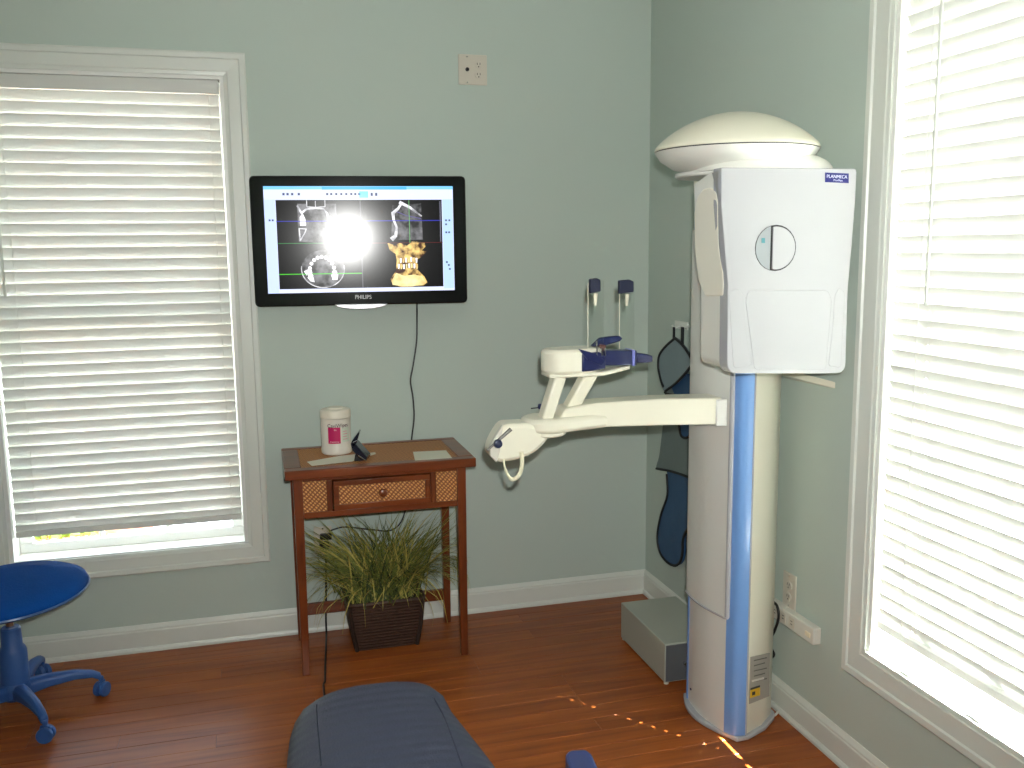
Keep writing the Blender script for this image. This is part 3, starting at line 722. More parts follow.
# carriage that slides on the column and carries the arm
car = [(-.264, -.968), (-.277, -.976)] + [(-.285+.013*t-.014*math.sin(t*math.pi), -.984-.230*t) for t in [i/10 for i in range(11)]] + [(-.270, -1.226), (-.264, -1.233), (-.256, -1.232), (-.250, -1.20)]
carr = finish('carriage', prism(NB(), vpoly(car, .395), (0, 0, 1.2)), PANEL, mx, .003, angle=40)
finish('carriage_lip', prism(NB(), vpoly([(x-.0035 if i not in (0, len(car)-1) else x, y) for i, (x, y) in enumerate(car)], .393), (0, 0, .007)), PLASTIC, carr, .002)
finish('carriage_edge', tube(NB(), [(-.265, -1.2305, .402), (-.265, -1.2305, 1.58)], .008, 10), PLASTIC, carr, smooth=True)
# labels on the side of the column
sP, sn = Vector((-.13, -1.2225, 0)), None
su = (Vector((-.13, -1.2225, 0))-Vector((-.203, -1.2595, 0))).normalized(); sn = su.cross(Vector((0, 0, 1)))
sP = Vector((-.203, -1.2595, 0))+sn*.0
def decal(name, pts, m, lift=.0012, par=body):
    P = [hit(x+3.5, y, sP, sn)+sn*lift for x, y in pts]; return finish(name, prism(NB(), P, -sn*.002), m, par)
DEC = mat('label_grey', (164, 160, 150), .4, .02)
decal('rating_label', [(747, 657), (766, 653), (765.5, 696), (745.5, 704)], DEC)
DL = mat('label_print_grey', (96, 94, 90), .5, 0)
for k in range(5): decal('label_print', [(750, 660+k*5.2), (763-2*(k % 2), 657+k*5.2), (763-2*(k % 2), 658+k*5.2), (750, 661+k*5.2)], DL, .0018)
decal('warning_label', [(746.5, 690), (756, 687), (756, 695), (746, 698)], mat('label_yellow', (232, 186, 20), .4, .02), .002)
decal('warning_band', [(746.7, 688), (756, 685), (756, 687), (746.5, 690)], BLACK, .002)
decal('warning_mark', [(748, 692), (751, 691), (751, 694.4), (748, 695.4)], BLACK, .0026)
decal('label_print', [(748, 680), (760, 677), (760, 679), (748, 682)], mat('label_white2', (220, 218, 210), .4, 0), .002)
finish('column_screw', lathe(NB(), [(.004, 0), (.004, .002)], (0, 0, 0), 10, M=frame_mat(hit(692, 689, (-.281, 0, 0), (1, 0, 0)) + Vector((-.004, 0, 0)), (0, -1, 0), (0, 0, 1))), NAVY, body)
# wall bracket
wb = finish('wall_bracket', prism(NB(), [(-.06, -1.12, 1.145), (-.002, -1.12, 1.120), (-.002, -1.36, 1.125), (-.06, -1.17, 1.145)], (0, 0, .02)), CREAM, mx, .002)
# support arm
PA = -1.230
arm = finish('support_arm', prism(NB(), rounded([ony(x, y, PA) for x, y in ((722, 397.5), (660, 399), (598, 403), (566, 409), (556, 424), (575, 429), (600, 427.5), (660, 425.5), (722, 424.5))], [0, 0, 0, .01, .01, 0, 0, 0, 0]), (0, .085, 0)), CREAM, mx, .006)
finish('arm_joint', box(NB(), ony(716, 427, PA-.004), ony(727, 399, PA)+Vector((0, .1, 0))), PANEL, arm, .004)
def capsule(c0, c1, r0, r1, z0, z1):
    c0, c1 = Vector((c0[0], c0[1], 0)), Vector((c1[0], c1[1], 0)); t = (c1-c0).normalized(); s = Vector((-t.y, t.x, 0)); P = []
    for k in range(17):
        a = math.pi/2+math.pi*k/16; P.append(c0 + (t*math.cos(a) + s*math.sin(a))*r0)
    for k in range(17):
        a = -math.pi/2+math.pi*k/16; P.append(c1 + (t*math.cos(a) + s*math.sin(a))*r1)
    return prism(NB(), [p+Vector((0, 0, z0)) for p in P], (0, 0, z1-z0))
pe = onz(546, 420, 1.058); pf = onz(596, 415, 1.058)
finish('end_plate', capsule((pe.x+.005, -1.200), (pf.x, -1.185), .074, .05, 1.026, 1.066), CREAM, arm, .012)
finish('plate_ring', lathe(NB(), [(.050, 0), (.055, .004), (.055, .012)], (pe.x+.004, -1.210, 1.014), 28), CREAM, arm, smooth=True)
def pxprism(name, pts, y, dep, m, par, bev=.004, rnd_=0):
    P = [ony(a, b_, y) for a, b_ in pts]
    if rnd_: P = rounded(P, rnd_)
    return finish(name, prism(NB(), P, (0, dep, 0)), m, par, bev)
pxprism('strut', [(542, 420), (553, 422), (567, 378), (556, 375)], -1.235, .05, CREAM, arm, .006)
pxprism('strut', [(567, 408), (580, 409), (602, 370), (588, 370)], -1.205, .05, CREAM, arm, .006)
# chin table above the arm
ct = thing  # (kept as parts of the machine)
ca, cb = ony(556, 360, -1.205), ony(588, 360, -1.205)
tabl = finish('chin_table', capsule((ca.x+.014, -1.200), (cb.x-.01, -1.190), .055, .052, 1.190, 1.260), CREAM, mx, .010)
finish('table_foot', prism(NB(), [(ca.x-.03, -1.240, 1.180), (-.68, -1.245, 1.180), (-.585, -1.205, 1.190), (-.585, -1.190, 1.190), (-.68, -1.145, 1.180), (ca.x-.03, -1.155, 1.180)], (0, 0, .012)), CREAM, tabl, .004)
pxprism('clamp_block', [(582, 354), (600, 352), (606, 357), (606, 369), (594, 371), (582, 372)], -1.250, .09, NAVY, tabl, .004)
pxprism('lever', [(579, 349), (597, 354), (606, 361), (602, 366), (588, 360)], -1.257, .012, MATS['navy_plastic'], tabl, .002)
pxprism('bite_holder', [(604, 350.5), (637, 350.5), (637, 365.5), (604, 365.5)], -1.215, .05, NAVY, tabl, .003)
pxprism('holder_edge', [(632.6, 350), (635, 350), (635, 366), (632.6, 366)], -1.219, .058, mat('edge_lilac', (120, 126, 196), .3), tabl, .001)
pxprism('knob', [(637, 353), (648, 354.5), (653, 356), (653, 362), (648, 363), (637, 363)], -1.205, .03, NAVY, tabl, .003)
pxprism('top_lever', [(592, 346.5), (601, 338), (612, 336.5), (620, 336), (623, 338.5), (620, 341.5), (604, 346)], -1.195, .02, mat('lever_navy', (22, 36, 82), .35, .03), tabl, .003)
pxprism('pivot', [(600, 345), (606, 345), (606, 352), (600, 352)], -1.205, .03, mat('pivot_brown', (92, 50, 44), .4, .02), tabl, .002)
for x in (597, 602, 605.5): finish('steel_pin', tube(NB(), [ony(x, 356, -1.255), ony(x-.4, 341 if x == 597 else 348, -1.255)], .0022, 6), CHROME, tabl)
ACR = clear('clear_acrylic', (.975, .985, .975, 1))
for (x0, x1, yy, ztop_, pad, zb) in ((588, 604, -1.235, 280, (590.3, 601, 278, 293.5), 356), (619.5, 634.5, -1.160, 280, (619.5, 634, 279.5, 294), 356)):
    tp = pxprism('temple_support', [(x0, zb), (x1, zb), (x1, ztop_), (x0, ztop_)], yy, .006, ACR, mx, .001, .004)
    finish('acrylic_edge', tube(NB(), [ony(x0, zb-2, yy-.001), ony(x0, ztop_+3, yy-.001)], .0011, 6), mat('pearl', (226, 222, 200), .3), tp)
    pxprism('temple_pad', [(pad[0], pad[3]), (pad[1], pad[3]-2), (pad[1], pad[2]+2), (pad[1]-4, pad[2]), (pad[0], pad[2]+1)], yy-.02, .016, PADBLUE, tp, .003)
    pxprism('pad_screw', [(x0+6, pad[3]), (x0+10, pad[3]), (x0+8.5, pad[3]+12), (x0+6.5, pad[3]+12)], yy-.008, .006, mat('pearl', (226, 222, 200), .3), tp, .001)
# control panel under the arm end
cpn = pxprism('control_panel', [(505, 424.5), (530, 423.5), (551, 430.5), (549, 440), (536, 453.5), (518, 460.5), (499, 463.5), (490.5, 456), (491.5, 447), (498, 434)], -1.255, .085, CREAM, mx, .022, .02)
pxprism('panel_face', [(503.5, 425), (497, 434), (490, 447.5), (490, 456), (497, 463), (500, 452)], -1.259, .02, mat('panel_grey', (206, 204, 192), .35), cpn, .003)
finish('handle', tube(NB(), smooth_path([ony(*p, -1.275) for p in ((503.5, 460), (505, 468), (508.5, 476), (513, 479.5), (519, 475), (522, 465), (521.5, 452))], 5), [.003]*6+[.004]*6+[.006]*19, 8), mat('handle_cream', (226, 222, 192), .4), cpn, smooth=True)
finish('rod', tube(NB(), [ony(487, 450.5, -1.275), ony(511, 429, -1.275)], [.003, .006], 8), mat('rod_grey', (84, 82, 74), .4), cpn, smooth=True)
kp = ony(497, 443, -1.270)
finish('knob', lathe(NB(), [(.004, 0), (.011, .002), (.013, .01), (.011, .018), (.004, .02)], (0, 0, 0), 16, M=frame_mat(kp, (1, 0, 0), (0, 0, 1))), mat('knob_blue', (30, 40, 70), .3), cpn, smooth=True)
finish('plate_knob', lathe(NB(), [(.005, 0), (.007, .006), (.006, .014), (.002, .016)], onz(540, 409, 1.066), 12), NAVY, arm, smooth=True)
finish('plate_lever', tube(NB(), [onz(531, 408.5, 1.069), onz(540, 407.5, 1.069)], .002, 6), BLACK, arm)
# rotating head: body, cover, side panel
HY0, HY1 = -1.50, -1.335
def H(x, y): return ony(x, y, HY0)
hb = [H(721.5, 167.5), H(857, 168.5), H(855.5, 200), H(852.5, 238), H(848, 290), H(845.5, 373.5), H(727, 373.5), H(728, 285), H(724, 238), H(721.5, 205)]
rad = [.004, .012, 0, 0, 0, .03, .03, 0, 0, 0]
cov = finish('head_cover', prism(NB(), rounded(hb, rad), (0, .045, 0)), PLASTIC, mx, .012, 4)
bod = [Vector((p.x*1 + (.006 if p.x < -.25 else -.006), HY0+.0455, p.z + (0 if p.z > 1.3 else .006))) for p in rounded(hb, rad)]
hbm = prism(NB(), bod, (0, HY1-HY0-.0455, 0))
for v in hbm.verts:
    if v.co.y > HY1-.01 and v.co.z > 1.70: v.co.z = 1.70 + (v.co.z-1.70)*.3
hbody = finish('head_body', hbm, mat('machine_ivory_white', (232, 232, 224), .3, .01, coat=.3), mx, .012, 4)
# arched side panel on the left flank, in the plane x = left side
xs = H(722, 200).x
prof_l = [(H(721.5, 167.5).z, H(721.5, 167.5).x), (H(721.5, 205).z, H(721.5, 205).x), (H(724, 238).z, H(724, 238).x), (H(728, 285).z, H(728, 285).x), (H(727, 373.5).z, H(727, 373.5).x)]
def xl(z):
    for (za, xa), (zb, xb) in zip(prof_l, prof_l[1:]):
        if z >= zb: return xa+(xb-xa)*min(1, max(0, (za-z)/(za-zb)))
    return prof_l[-1][1]
def G(x, y, lift=0):
    X = xs
    for _ in range(4): p = onx(x, y, X); X = xl(p.z)-.001-lift
    return onx(x, y, X)
sidep = [G(694, 212), G(697, 197), G(703, 189), G(710, 187.5), G(716, 192), G(718, 203), G(718.5, 245), G(720.5, 262), G(723, 272), G(723, 296), G(705, 296), G(698, 280), G(694.5, 250)]
finish('side_panel', prism(NB(), rounded(sidep, .008), (.006, 0, 0)), mat('panel_ivory', (242, 239, 224), .35, .01), hbody, .003)
finish('side_recess', prism(NB(), [G(712, 173), G(717.5, 171), G(718.5, 171), G(721, 262), G(718.9, 245), G(718.4, 203), G(716, 190)], (.004, 0, 0)), mat('recess_grey', (150, 150, 146), .4, .01), hbody)
finish('side_latch', prism(NB(), [G(708, 312, -.012), G(709.5, 311, -.012), G(709.5, 313.5, -.012), G(708, 314, -.012)], (-.004, 0, 0)), PLASTIC, hbody)
# shallow raised field between the finger scallops
rf = [H(748, 290), H(828, 290), H(832, 300), H(826, 370), H(754, 370), H(745, 300)]
finish('front_field', prism(NB(), rounded([p+Vector((0, .004, 0)) for p in rf], .012), (0, -.0048, 0)), PLASTIC, cov, .003)
for sgn, pts in ((1, ((728.5, 292), (738, 288), (745, 298), (747, 330), (752, 366), (733, 368))), (-1, ((845, 292), (838, 287), (834, 298), (832, 330), (828, 366), (841, 368)))):
    finish('finger_scallop', prism(NB(), rounded([H(*p)+Vector((0, .003, 0)) for p in pts], .01), (0, -.0036, 0)), PLASTIC, cov, .002)
# round viewfinder: grey half disc and white half cap
vc = H(775.5, 248); vr = 20.3*(H(785, 248)-H(775, 248)).length/10
VM = frame_mat(vc+Vector((0, -.0002, 0)), (1, 0, 0), (0, 0, 1))
def halfdisc(a0, a1, r, z0, z1, cx=0):
    P = [Vector((r*math.cos(a0+(a1-a0)*k/24)+cx, r*math.sin(a0+(a1-a0)*k/24), z0)) for k in range(25)]
    bm = prism(NB(), P, (0, 0, z1-z0)); bmesh.ops.transform(bm, matrix=VM, verts=bm.verts); return bm
vf = finish('viewfinder', halfdisc(0, 2*math.pi*.9999, vr, -.002, .0012), DARKLINE, mx)
cut = math.asin(.28)
finish('grey_window', halfdisc(math.pi/2+cut, 1.5*math.pi-cut, vr*.985, 0, .0022), mat('vf_grey', (150, 156, 160), .25, .01), vf)
finish('white_cap', halfdisc(-math.pi/2-cut*.72, math.pi/2+cut*.72, vr*.93, 0, .006), PLASTIC, vf, .002)
finish('viewfinder_mark', prism(NB(), [H(761, 238)+Vector((0, -.003, 0)), H(764.5, 238)+Vector((0, -.003, 0)), H(764.5, 243)+Vector((0, -.003, 0)), H(761, 243)+Vector((0, -.003, 0))], (0, .002, 0)), mat('mark_teal', (70, 130, 140), .4), vf)
# name plate
np_ = finish('name_plate', prism(NB(), [H(825, 172.5)+Vector((0, -.0012, 0)), H(848.5, 173.5)+Vector((0, -.0012, 0)), H(848.5, 183.2)+Vector((0, -.0012, 0)), H(825, 182.2)+Vector((0, -.0012, 0))], (0, .002, 0)), mat('plate_blue', (20, 26, 104), .35, .02), mx)
pc_ = H(836.6, 177.2); LW = mat('plate_letter', (210, 214, 236), .4, 0)
tl = (H(848, 177.4)-H(826, 176.5))
text('lettering', 'PLANMECA', .012, LW, frame_mat(pc_+Vector((0, -.0016, .001)), (tl.x, 0, tl.z), (0, 0, 1)), np_, width=.062)
text('lettering', 'ProMax', .007, LW, frame_mat(pc_+Vector((.004, -.0016, -.0085)), (tl.x, 0, tl.z), (0, 0, 1)), np_, width=.028)
# shoulder and dome
dc = Vector((-.312, -1.30, 1.808)); dr_ = .226
dome = finish('dome', lathe(NB(), [(dr_, 0), (dr_, .004)] + [(dr_*q, .006+.098*(1-q*q)**.85) for q in [.995, .98, .96, .93, .89, .84, .78, .71, .63, .54, .44, .33, .22, .11, .02]], dc, 56), CREAM, mx, smooth=True, angle=60)
finish('dome_seam', lathe(NB(), [(dr_-.004, -.003), (dr_-.004, 0)], dc, 56), DARKLINE, dome)
under = finish('dome_underside', lathe(NB(), [(.07, -.068), (.12, -.064), (.175, -.048), (.21, -.025), (dr_-.001, -.003)], dc, 56), MATS['machine_ivory_white'], mx, smooth=True, angle=60)
finish('pivot_disc', lathe(NB(), [(.15, -.072), (.155, -.068), (.155, -.060), (.12, -.056)], dc+Vector((0, .03, 0)), 40), PANEL, under, smooth=True)
sh = [H(698, 168)+Vector((0, .14, 0)), H(724, 167.5), H(852, 168.5)]
shp = NB(); rings = []
for t in range(9):
    a = R(t*11.25); k = math.cos(a); h = math.sin(a)
    ring = []
    for i in range(40):
        q = 2*math.pi*i/40
        cx_, sx_ = math.cos(q), math.sin(q); ex = 3.0
        rx = (abs(cx_)**(2/ex))*(1 if cx_ > 0 else -1); ry = (abs(sx_)**(2/ex))*(1 if sx_ > 0 else -1)
        s_ = .55+.45*k
        ring.append(shp.verts.new((-.262+.192*rx*(.30+.70*k), -1.33+.165*ry*s_, 1.745+.052*h)))
    rings.append(ring)
for A, B in zip(rings, rings[1:]):
    for i in range(40): shp.faces.new((A[i], A[(i+1) % 40], B[(i+1) % 40], B[i]))
shp.faces.new(rings[0][::-1]); shp.faces.new(rings[-1])
finish('shoulder', shp, MATS['machine_ivory_white'], mx, smooth=True, angle=60)
finish('rear_boom', box(NB(), (-.30, -1.25, 1.69), (-.09, -1.0, 1.77)), CREAM, mx, .02)

# ------------------------------------------------------------------ grey box on the floor
gb = thing('equipment_box', 'low grey metal equipment box on the floor behind the x-ray machine', 'box', (-.17, -.65, 0))
GBM = mat('box_grey', (172, 176, 164), .4, .01)
bodyb = finish('case', box(NB(), (-.296, -.850, .008), (-.060, -.440, .152)), GBM, gb, .003)
finish('end_panel', box(NB(), (-.293, -.8525, .012), (-.064, -.850, .147)), mat('box_dark_grey', (92, 96, 100), .35, .02), bodyb, .001)
for i, (x, z) in enumerate(((-.222, .075), (-.20, .035))): finish('jack', lathe(NB(), [(.006, 0), (.006, .012)], (0, 0, 0), 10, M=frame_mat((x, -.8525, z), (1, 0, 0), (0, 0, 1))), CHROME, bodyb)
for i, z in enumerate((.10, .062)): finish('connector', tube(NB(), [(-.185, -.853, z), (-.178, -.875, z-.004), (-.165, -.9, z-.008)], .011, 8), mat('connector_cream', (214, 212, 198), .4), bodyb, smooth=True)
for x in (-.285, -.071):
    for y in (-.84, -.45): finish('foot', lathe(NB(), [(.009, 0), (.009, .008)], (x, y, 0), 10), mat('foot_cream', (200, 196, 180), .6), gb)

# ------------------------------------------------------------------ power strip, cords by the right wall
PSW = mat('strip_white', (216, 214, 204), .4, .01)
ps = thing('power_strip', 'white power strip fixed to the right wall behind the x-ray machine', 'power strip', (0, -1.2, .35))
A_, B_ = onx(776, 603, -.02), onx(822, 635.5, -.02)
zc = .350
finish('strip_body', box(NB(), (-.030, -1.338, zc-.027), (-.0005, -1.03, zc+.027)), PSW, ps, .004)
for k in range(4):
    yy = -1.07-k*.05
    so = finish('socket', box(NB(), (-.0315, yy-.016, zc-.017), (-.030, yy+.016, zc+.017)), PLATE, ps, .001)
    for dz in (-.005, .005): finish('slot', box(NB(), (-.0321, yy-.006, zc+dz-.0012), (-.0315, yy+.004, zc+dz+.0012)), DARKLINE, so)
finish('switch', box(NB(), (-.035, -1.325, zc-.008), (-.030, -1.300, zc+.008)), mat('switch_cream', (236, 224, 196), .3), ps, .002)
finish('conduit', box(NB(), (-.012, -1.058, zc+.027), (-.0005, -1.040, .62)), PSW, ps, .002)
kp_ = [onx(x, y, -.045) for x, y in ((772, 601), (777, 606), (778.5, 618), (774, 632), (769, 640), (771, 648), (774, 655), (769, 660), (771, 667), (767, 672))]
o = finish('machine_cord', tube(NB(), smooth_path(kp_, 6), .0045, 8), CORD, smooth=True); o['label'] = 'curled black power cord between the power strip and the x-ray machine'; o['category'] = 'cord'
wp = [(-.055, -1.115, .0045), (-.035, -1.15, .0045), (-.028, -1.20, .0045), (-.04, -1.225, .0045), (-.07, -1.225, .0045), (-.10, -1.245, .0045)]
wp = [onz(760, 713, .005), onz(768, 716, .005), onz(775, 715, .005), onz(777.5, 710, .005), onz(772, 704, .005), onz(764, 701, .005)]
o = finish('white_cable', tube(NB(), smooth_path(wp, 6), .004, 8), PSW, smooth=True); o['label'] = 'short loop of white cable on the floor behind the x-ray machine base'; o['category'] = 'cable'

# ------------------------------------------------------------------ lead apron on the right wall
hk = thing('wall_hook', 'small white hook on the right wall holding the lead apron', 'hook', onx(680, 326, 0))
h0 = onx(680, 326, -.003)
finish('hook_plate', box(NB(), (-.006, h0.y-.07, h0.z-.012), (0, h0.y+.045, h0.z+.02)), TRIM, hk, .002)
for xx in (675, 683.5):
    q = onx(xx, 329, -.04); finish('hook_arm', tube(NB(), [(-.002, q.y, q.z+.012), (-.045, q.y, q.z+.004), (-.052, q.y, q.z+.016)], .004, 8), TRIM, hk, smooth=True)
ap = thing('lead_apron', 'grey and blue lead apron with black edging hanging on the wall', 'apron', onx(675, 470, -.03))
FABG = mat('apron_grey', (112, 126, 124), .8, .05, 8, bump=.3, bscale=30)
FABB = mat('apron_blue', (44, 82, 120), .6, .06, 10, bump=.3, bscale=25)
FABL = mat('apron_light', (128, 146, 150), .8, .05, 8, bump=.3, bscale=30)
PIPE = mat('apron_black', (16, 20, 26), .6, .02)
def flap(name, pts, x, m, th=.012, edge=None, close=True, bulge=0):
    P = closed_path([onx(a, b_, x) for a, b_ in pts], 4)
    o = finish(name, prism(NB(), P, (th, 0, 0)), m, ap, .003)
    if edge:
        e_ = [onx(a, b_, x-.001) for a, b_ in edge]; finish('piping', tube(NB(), smooth_path(e_, 5), .0055, 6), PIPE, o, smooth=True)
    return o
flap('lower_panel', [(666, 440), (667, 475), (667.5, 495), (661, 515), (657.5, 536), (660, 552), (667, 562), (674.5, 565.5), (680, 562), (682.5, 552), (683, 540), (687, 530), (697, 520), (712, 500), (712, 440)], -.022, FABB, .018,
     [(667, 474), (667.5, 495), (661, 515), (657.5, 536), (660, 552), (667, 562), (674.5, 565.5), (680, 562), (682.5, 552), (683, 540), (687, 530), (697, 521)])
flap('upper_panel', [(668, 380), (664, 410), (662, 430), (659, 455), (656.5, 469), (672, 472), (688, 477), (700, 483), (715, 484), (715, 400), (692, 380)], -.042, FABG, .016, [(656.5, 468.5), (672, 471.5), (688, 477), (700, 483), (715, 485)])
flap('blue_fold', [(670, 384), (676, 378), (690, 374), (700, 390), (700, 430), (690, 438), (682.5, 437), (679.5, 428), (676, 400)], -.052, FABB, .012, [(679, 422), (681, 435), (686, 438), (692, 434)])
flap('collar_flap', [(675, 338), (666, 346), (660, 355), (658.5, 367), (661, 380), (663.5, 391), (668, 389), (679, 380), (692, 364), (690, 355), (683, 346)], -.066, FABL, .012,
     [(675, 338), (666, 346), (659.5, 355), (658.5, 367), (661, 380), (663.5, 387)])
finish('piping', tube(NB(), smooth_path([onx(a, b_, -.068) for a, b_ in ((675, 338), (684, 347), (692, 361), (688, 370), (676, 383), (665, 392.5), (678, 396))], 5), .0055, 6), PIPE, ap, smooth=True)
for (x0, y0, x1, y1, w) in ((675, 327, 675, 339, .0065), (683.5, 327, 683, 350, .009)):
    a_, c_ = onx(x0, y0, -.055), onx(x1, y1, -.058)
    finish('strap', box(NB(), (-.062, a_.y-w, c_.z), (-.056, a_.y+w, a_.z)), PIPE, ap, .001)

# ------------------------------------------------------------------ stool
SC = Vector((-2.475, -.41, 0))
stool = thing('rolling_stool', 'bright blue round rolling stool with five casters, cut by the left edge', 'stool', SC)
SBL = mat('stool_blue', (50, 90, 156), .42, .03); SFAB = mat('stool_fabric', (12, 72, 152), .85, .05, 30, bump=.25, bscale=160, spec=.15)
TILT = Matrix.Translation(SC+Vector((.005, 0, .425))) @ Matrix.Rotation(R(-2), 4, 'Y') @ Matrix.Rotation(R(2), 4, 'X')
seat = finish('seat', lathe(NB(), [(.08, -.028), (.19, -.026), (.236, -.010), (.245, .004), (.240, .018), (.215, .031), (.15, .038), (.06, .041), (.01, .0415)], (0, 0, 0), 48, M=TILT), SFAB, stool, smooth=True, angle=70)
finish('piping', tube(NB(), [TILT @ Vector((.2455*math.cos(2*math.pi*i/48), .2455*math.sin(2*math.pi*i/48), .0)) for i in range(48)], .004, 6, True), mat('piping_blue', (70, 104, 160), .3), seat, smooth=True)
finish('seat_plate', box(NB(), SC+Vector((-.08, -.08, .385)), SC+Vector((.08, .08, .398))), BLACK, stool, .004)
finish('gas_post', lathe(NB(), [(.014, .30), (.014, .392)], SC, 20), CHROME, stool, smooth=True)
finish('post_sleeve', lathe(NB(), [(.044, .09), (.044, .225), (.040, .235), (.033, .245), (.031, .305), (.027, .31)], SC, 24), SBL, stool, smooth=True)
finish('hub', lathe(NB(), [(.04, .06), (.052, .075), (.052, .105), (.044, .12)], SC, 24), SBL, stool, smooth=True)
for k in range(5):
    a = R(12+72*k); d = Vector((math.cos(a), math.sin(a), 0)); s = Vector((-d.y, d.x, 0))
    b = NB(); rings = []
    for (t, z, w, h) in ((.03, .092, .026, .026), (.10, .100, .021, .020), (.18, .100, .017, .015), (.235, .090, .014, .012), (.262, .074, .012, .012)):
        c_ = SC+d*t+Vector((0, 0, z)); rings.append([b.verts.new(c_+s*(w*p)+Vector((0, 0, h*q))) for p, q in ((-1, -1), (1, -1), (1, .4), (.5, 1), (-.5, 1), (-1, .4))])
    for A, B in zip(rings, rings[1:]):
        for i in range(6): b.faces.new((A[i], A[(i+1) % 6], B[(i+1) % 6], B[i]))
    b.faces.new(rings[0][::-1]); b.faces.new(rings[-1])
    lg = finish('leg', b, SBL, stool, .004)
    cw = SC+d*.262; ax = Matrix.Rotation(a+.9, 4, 'Z')
    cs = finish('caster', lathe(NB(), [(.006, .055), (.009, .062), (.009, .07), (.006, .074)], cw, 10), SBL, stool)
    for sg in (-1, 1):
        M = Matrix.Translation(cw+Vector((0, 0, .0265))) @ ax @ Matrix.Translation((0, sg*.012, 0)) @ Matrix.Rotation(R(90), 4, 'X')
        finish('wheel', lathe(NB(), [(.014, -.008), (.0245, -.007), (.0262, -.003), (.0262, .003), (.0245, .007), (.014, .008)], (0, 0, 0), 20, M=M), SBL, cs, smooth=True)
    M = Matrix.Translation(cw+Vector((0, 0, .042))) @ ax
    finish('caster_hood', box(NB(), (-.016, -.005, -.012), (.018, .005, .014), M), SBL, cs, .004)

# ------------------------------------------------------------------ dental chair in the foreground
VIN = mat('chair_navy_vinyl', (58, 64, 86), .5, .04, 20, bump=.25, bscale=220)
chair = thing('dental_chair', 'dark navy upholstered treatment chair, its rounded foot end showing at the bottom', 'chair', (-1.42, -2.35, 0))
def cushion(name, secs, m, par=None, crown=.02, n=12, ribs=0):
    """secs: (left point, right point, thickness) down the length; a padded slab"""
    bm = NB(); rings = []
    for (l, r, t) in secs:
        l, r = Vector(l), Vector(r); ring = []
        for i in range(n+1):
            q = i/n; p = l.lerp(r, q); e_ = 1-abs(2*q-1)**5; ring.append(bm.verts.new(p+Vector((0, 0, -t*.45+(t*.45+crown*(1-(2*q-1)**2))*e_))))
        for i in range(n, -1, -1):
            q = i/n; p = l.lerp(r, q); e_ = 1-abs(2*q-1)**5; ring.append(bm.verts.new(p+Vector((0, 0, -t*.45-.001-t*.55*e_))))
        rings.append(ring)
    for A, B in zip(rings, rings[1:]):
        k = len(A)
        for i in range(k): bm.faces.new((A[i], A[(i+1) % k], B[(i+1) % k], B[i]))
    bm.faces.new(rings[0][::-1]); bm.faces.new(rings[-1])
    return finish(name, bm, m, par or chair, smooth=True, angle=60)
ZL = .545
def CP(x, y, z): p = onz(x, y, z); return p
secs = []
LE = [(316, 694.5), (303, 700), (294, 709), (289, 725), (286.5, 745), (285, 768)]
RE = [(430, 681), (443, 687), (451, 698), (466, 716), (487, 742), (507, 768)]
for i, (l, r) in enumerate(zip(LE, RE)):
    L_, R_ = CP(*l, ZL-.02), CP(*r, ZL-.02); secs.append((L_, R_, .03 if i == 0 else (.05 if i == 1 else .075)))
# continue beyond the frame to the seat
l0, r0 = secs[-1][0], secs[-1][1]
for (dy, w, dz) in ((-.15, .02, -.005), (-.34, .035, -.01)): secs.append((l0+Vector((-w, dy, dz)), r0+Vector((w, dy+.06, dz)), .09))
_n = VIN.node_tree.nodes; _l = VIN.node_tree.links
_tc = _n.new('ShaderNodeTexCoord'); _w = _n.new('ShaderNodeTexWave'); _w.bands_direction = 'Y'; _w.inputs['Scale'].default_value = 9; _w.inputs['Distortion'].default_value = .6
_l.new(_tc.outputs['Object'], _w.inputs['Vector']); _b = _n.new('ShaderNodeBump'); _b.inputs['Strength'].default_value = .22; _b.inputs['Distance'].default_value = .004
_l.new(_w.outputs['Fac'], _b.inputs['Height'])
_pb = [x for x in _n if x.type == 'BUMP' and x != _b][0]; _l.new(_pb.outputs[0], _b.inputs['Normal']); _l.new(_b.outputs[0], _n['Principled BSDF'].inputs['Normal'])
leg = cushion('leg_rest', secs, VIN, crown=.010, n=22)
seam = mat('seam_thread', (26, 32, 52), .7)
def drape(pts, name='seam'):
    P = [CP(x, y, ZL+.0005) for x, y in pts]; finish(name, tube(NB(), smooth_path(P, 4), .0022, 6), seam, leg, smooth=True)
l1, r1 = secs[-1][0], secs[-1][1]; mid = (l1+r1)/2
seatc = mid+Vector((.0, -.32, 0))
cushion('seat_cushion', [(seatc+Vector((-.25, .30, -.01)), seatc+Vector((.25, .30, -.01)), .06), (seatc+Vector((-.27, .25, 0)), seatc+Vector((.27, .25, 0)), .11), (seatc+Vector((-.27, -.15, 0)), seatc+Vector((.27, -.15, 0)), .11), (seatc+Vector((-.26, -.2, 0)), seatc+Vector((.26, -.2, 0)), .08)], VIN, crown=.015)
cushion('backrest', [(seatc+Vector((-.26, -.21, .01)), seatc+Vector((.26, -.21, .01)), .08), (seatc+Vector((-.27, -.3, .07)), seatc+Vector((.27, -.3, .07)), .1), (seatc+Vector((-.26, -.62, .27)), seatc+Vector((.26, -.62, .27)), .09), (seatc+Vector((-.15, -.80, .38)), seatc+Vector((.15, -.80, .38)), .06)], VIN, crown=.015)
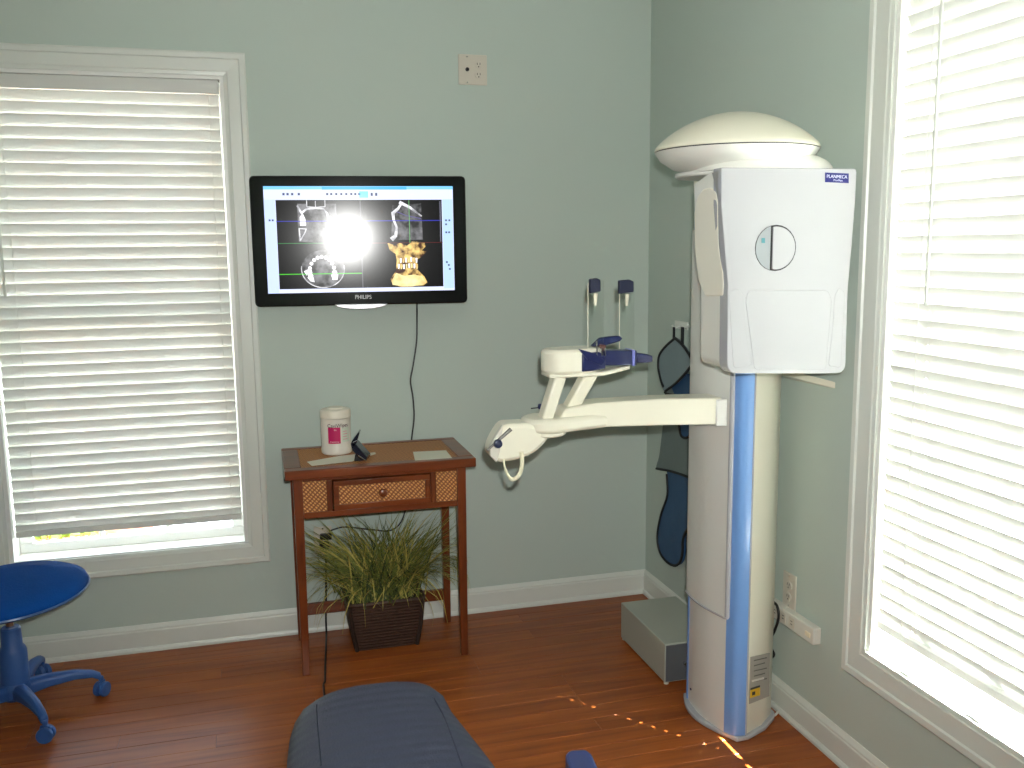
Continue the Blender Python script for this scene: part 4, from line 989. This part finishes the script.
ABL = mat('armrest_blue', (44, 58, 112), .35, .03)
P = [onz(x, y, .50) for x, y in ((563.5, 772), (565, 757), (569, 752), (586, 751), (592, 756), (598, 772))]
far_l, far_r = P[1], P[4]; dirv = Vector((-.12, -1, 0))*.34
outl = [P[1], P[2], P[3], P[4], P[4]+dirv, P[1]+dirv]
finish('armrest', prism(NB(), rounded([Vector((p.x, p.y, .475)) for p in outl], .008), (0, 0, .03)), ABL, chair, .008, 3)
am = (P[1]+P[4])/2
finish('armrest_post', tube(NB(), smooth_path([(am.x-.02, am.y-.22, .47), (am.x-.03, am.y-.24, .40), (am.x-.14, am.y-.24, .36), (seatc.x+.1, am.y-.24, .36)], 5), .016, 8), CHROME, chair, smooth=True)
finish('base_column', lathe(NB(), [(.13, .03), (.12, .05), (.10, .2), (.12, .40)], (seatc.x, seatc.y, 0), 28), PANEL, chair, smooth=True)
finish('base_foot', prism(NB(), rounded([(seatc.x-.22, seatc.y-.35, 0), (seatc.x+.22, seatc.y-.35, 0), (seatc.x+.22, seatc.y+.38, 0), (seatc.x-.22, seatc.y+.38, 0)], .1), (0, 0, .03)), PANEL, chair, .008)
finish('seat_pan', box(NB(), (seatc.x-.2, seatc.y-.2, .385), (seatc.x+.2, seatc.y+.26, .435)), BLACK, chair, .01)

# seams laid on the leg rest by dropping each point onto the cushion
bpy.context.view_layer.update()
dg = bpy.context.evaluated_depsgraph_get()
le = leg.evaluated_get(dg); inv = le.matrix_world.inverted()
def drop(x, y):
    d = ray(x, y); ok, loc, nor, _ = le.ray_cast(inv @ CAM, (inv.to_3x3() @ d).normalized())
    return (le.matrix_world @ loc)+Vector((0, 0, -.0004)) if ok else None
for pts in ([(317, 696), (316.5, 705), (317, 720), (319, 742), (321, 766)], [(425, 684), (434, 698), (443, 715), (452, 738), (462, 766)]):
    P = [q for q in (drop(*p) for p in pts) if q is not None]
    if len(P) > 2: finish('seam', tube(NB(), smooth_path(P, 4), .0018, 6), seam, leg, smooth=True)
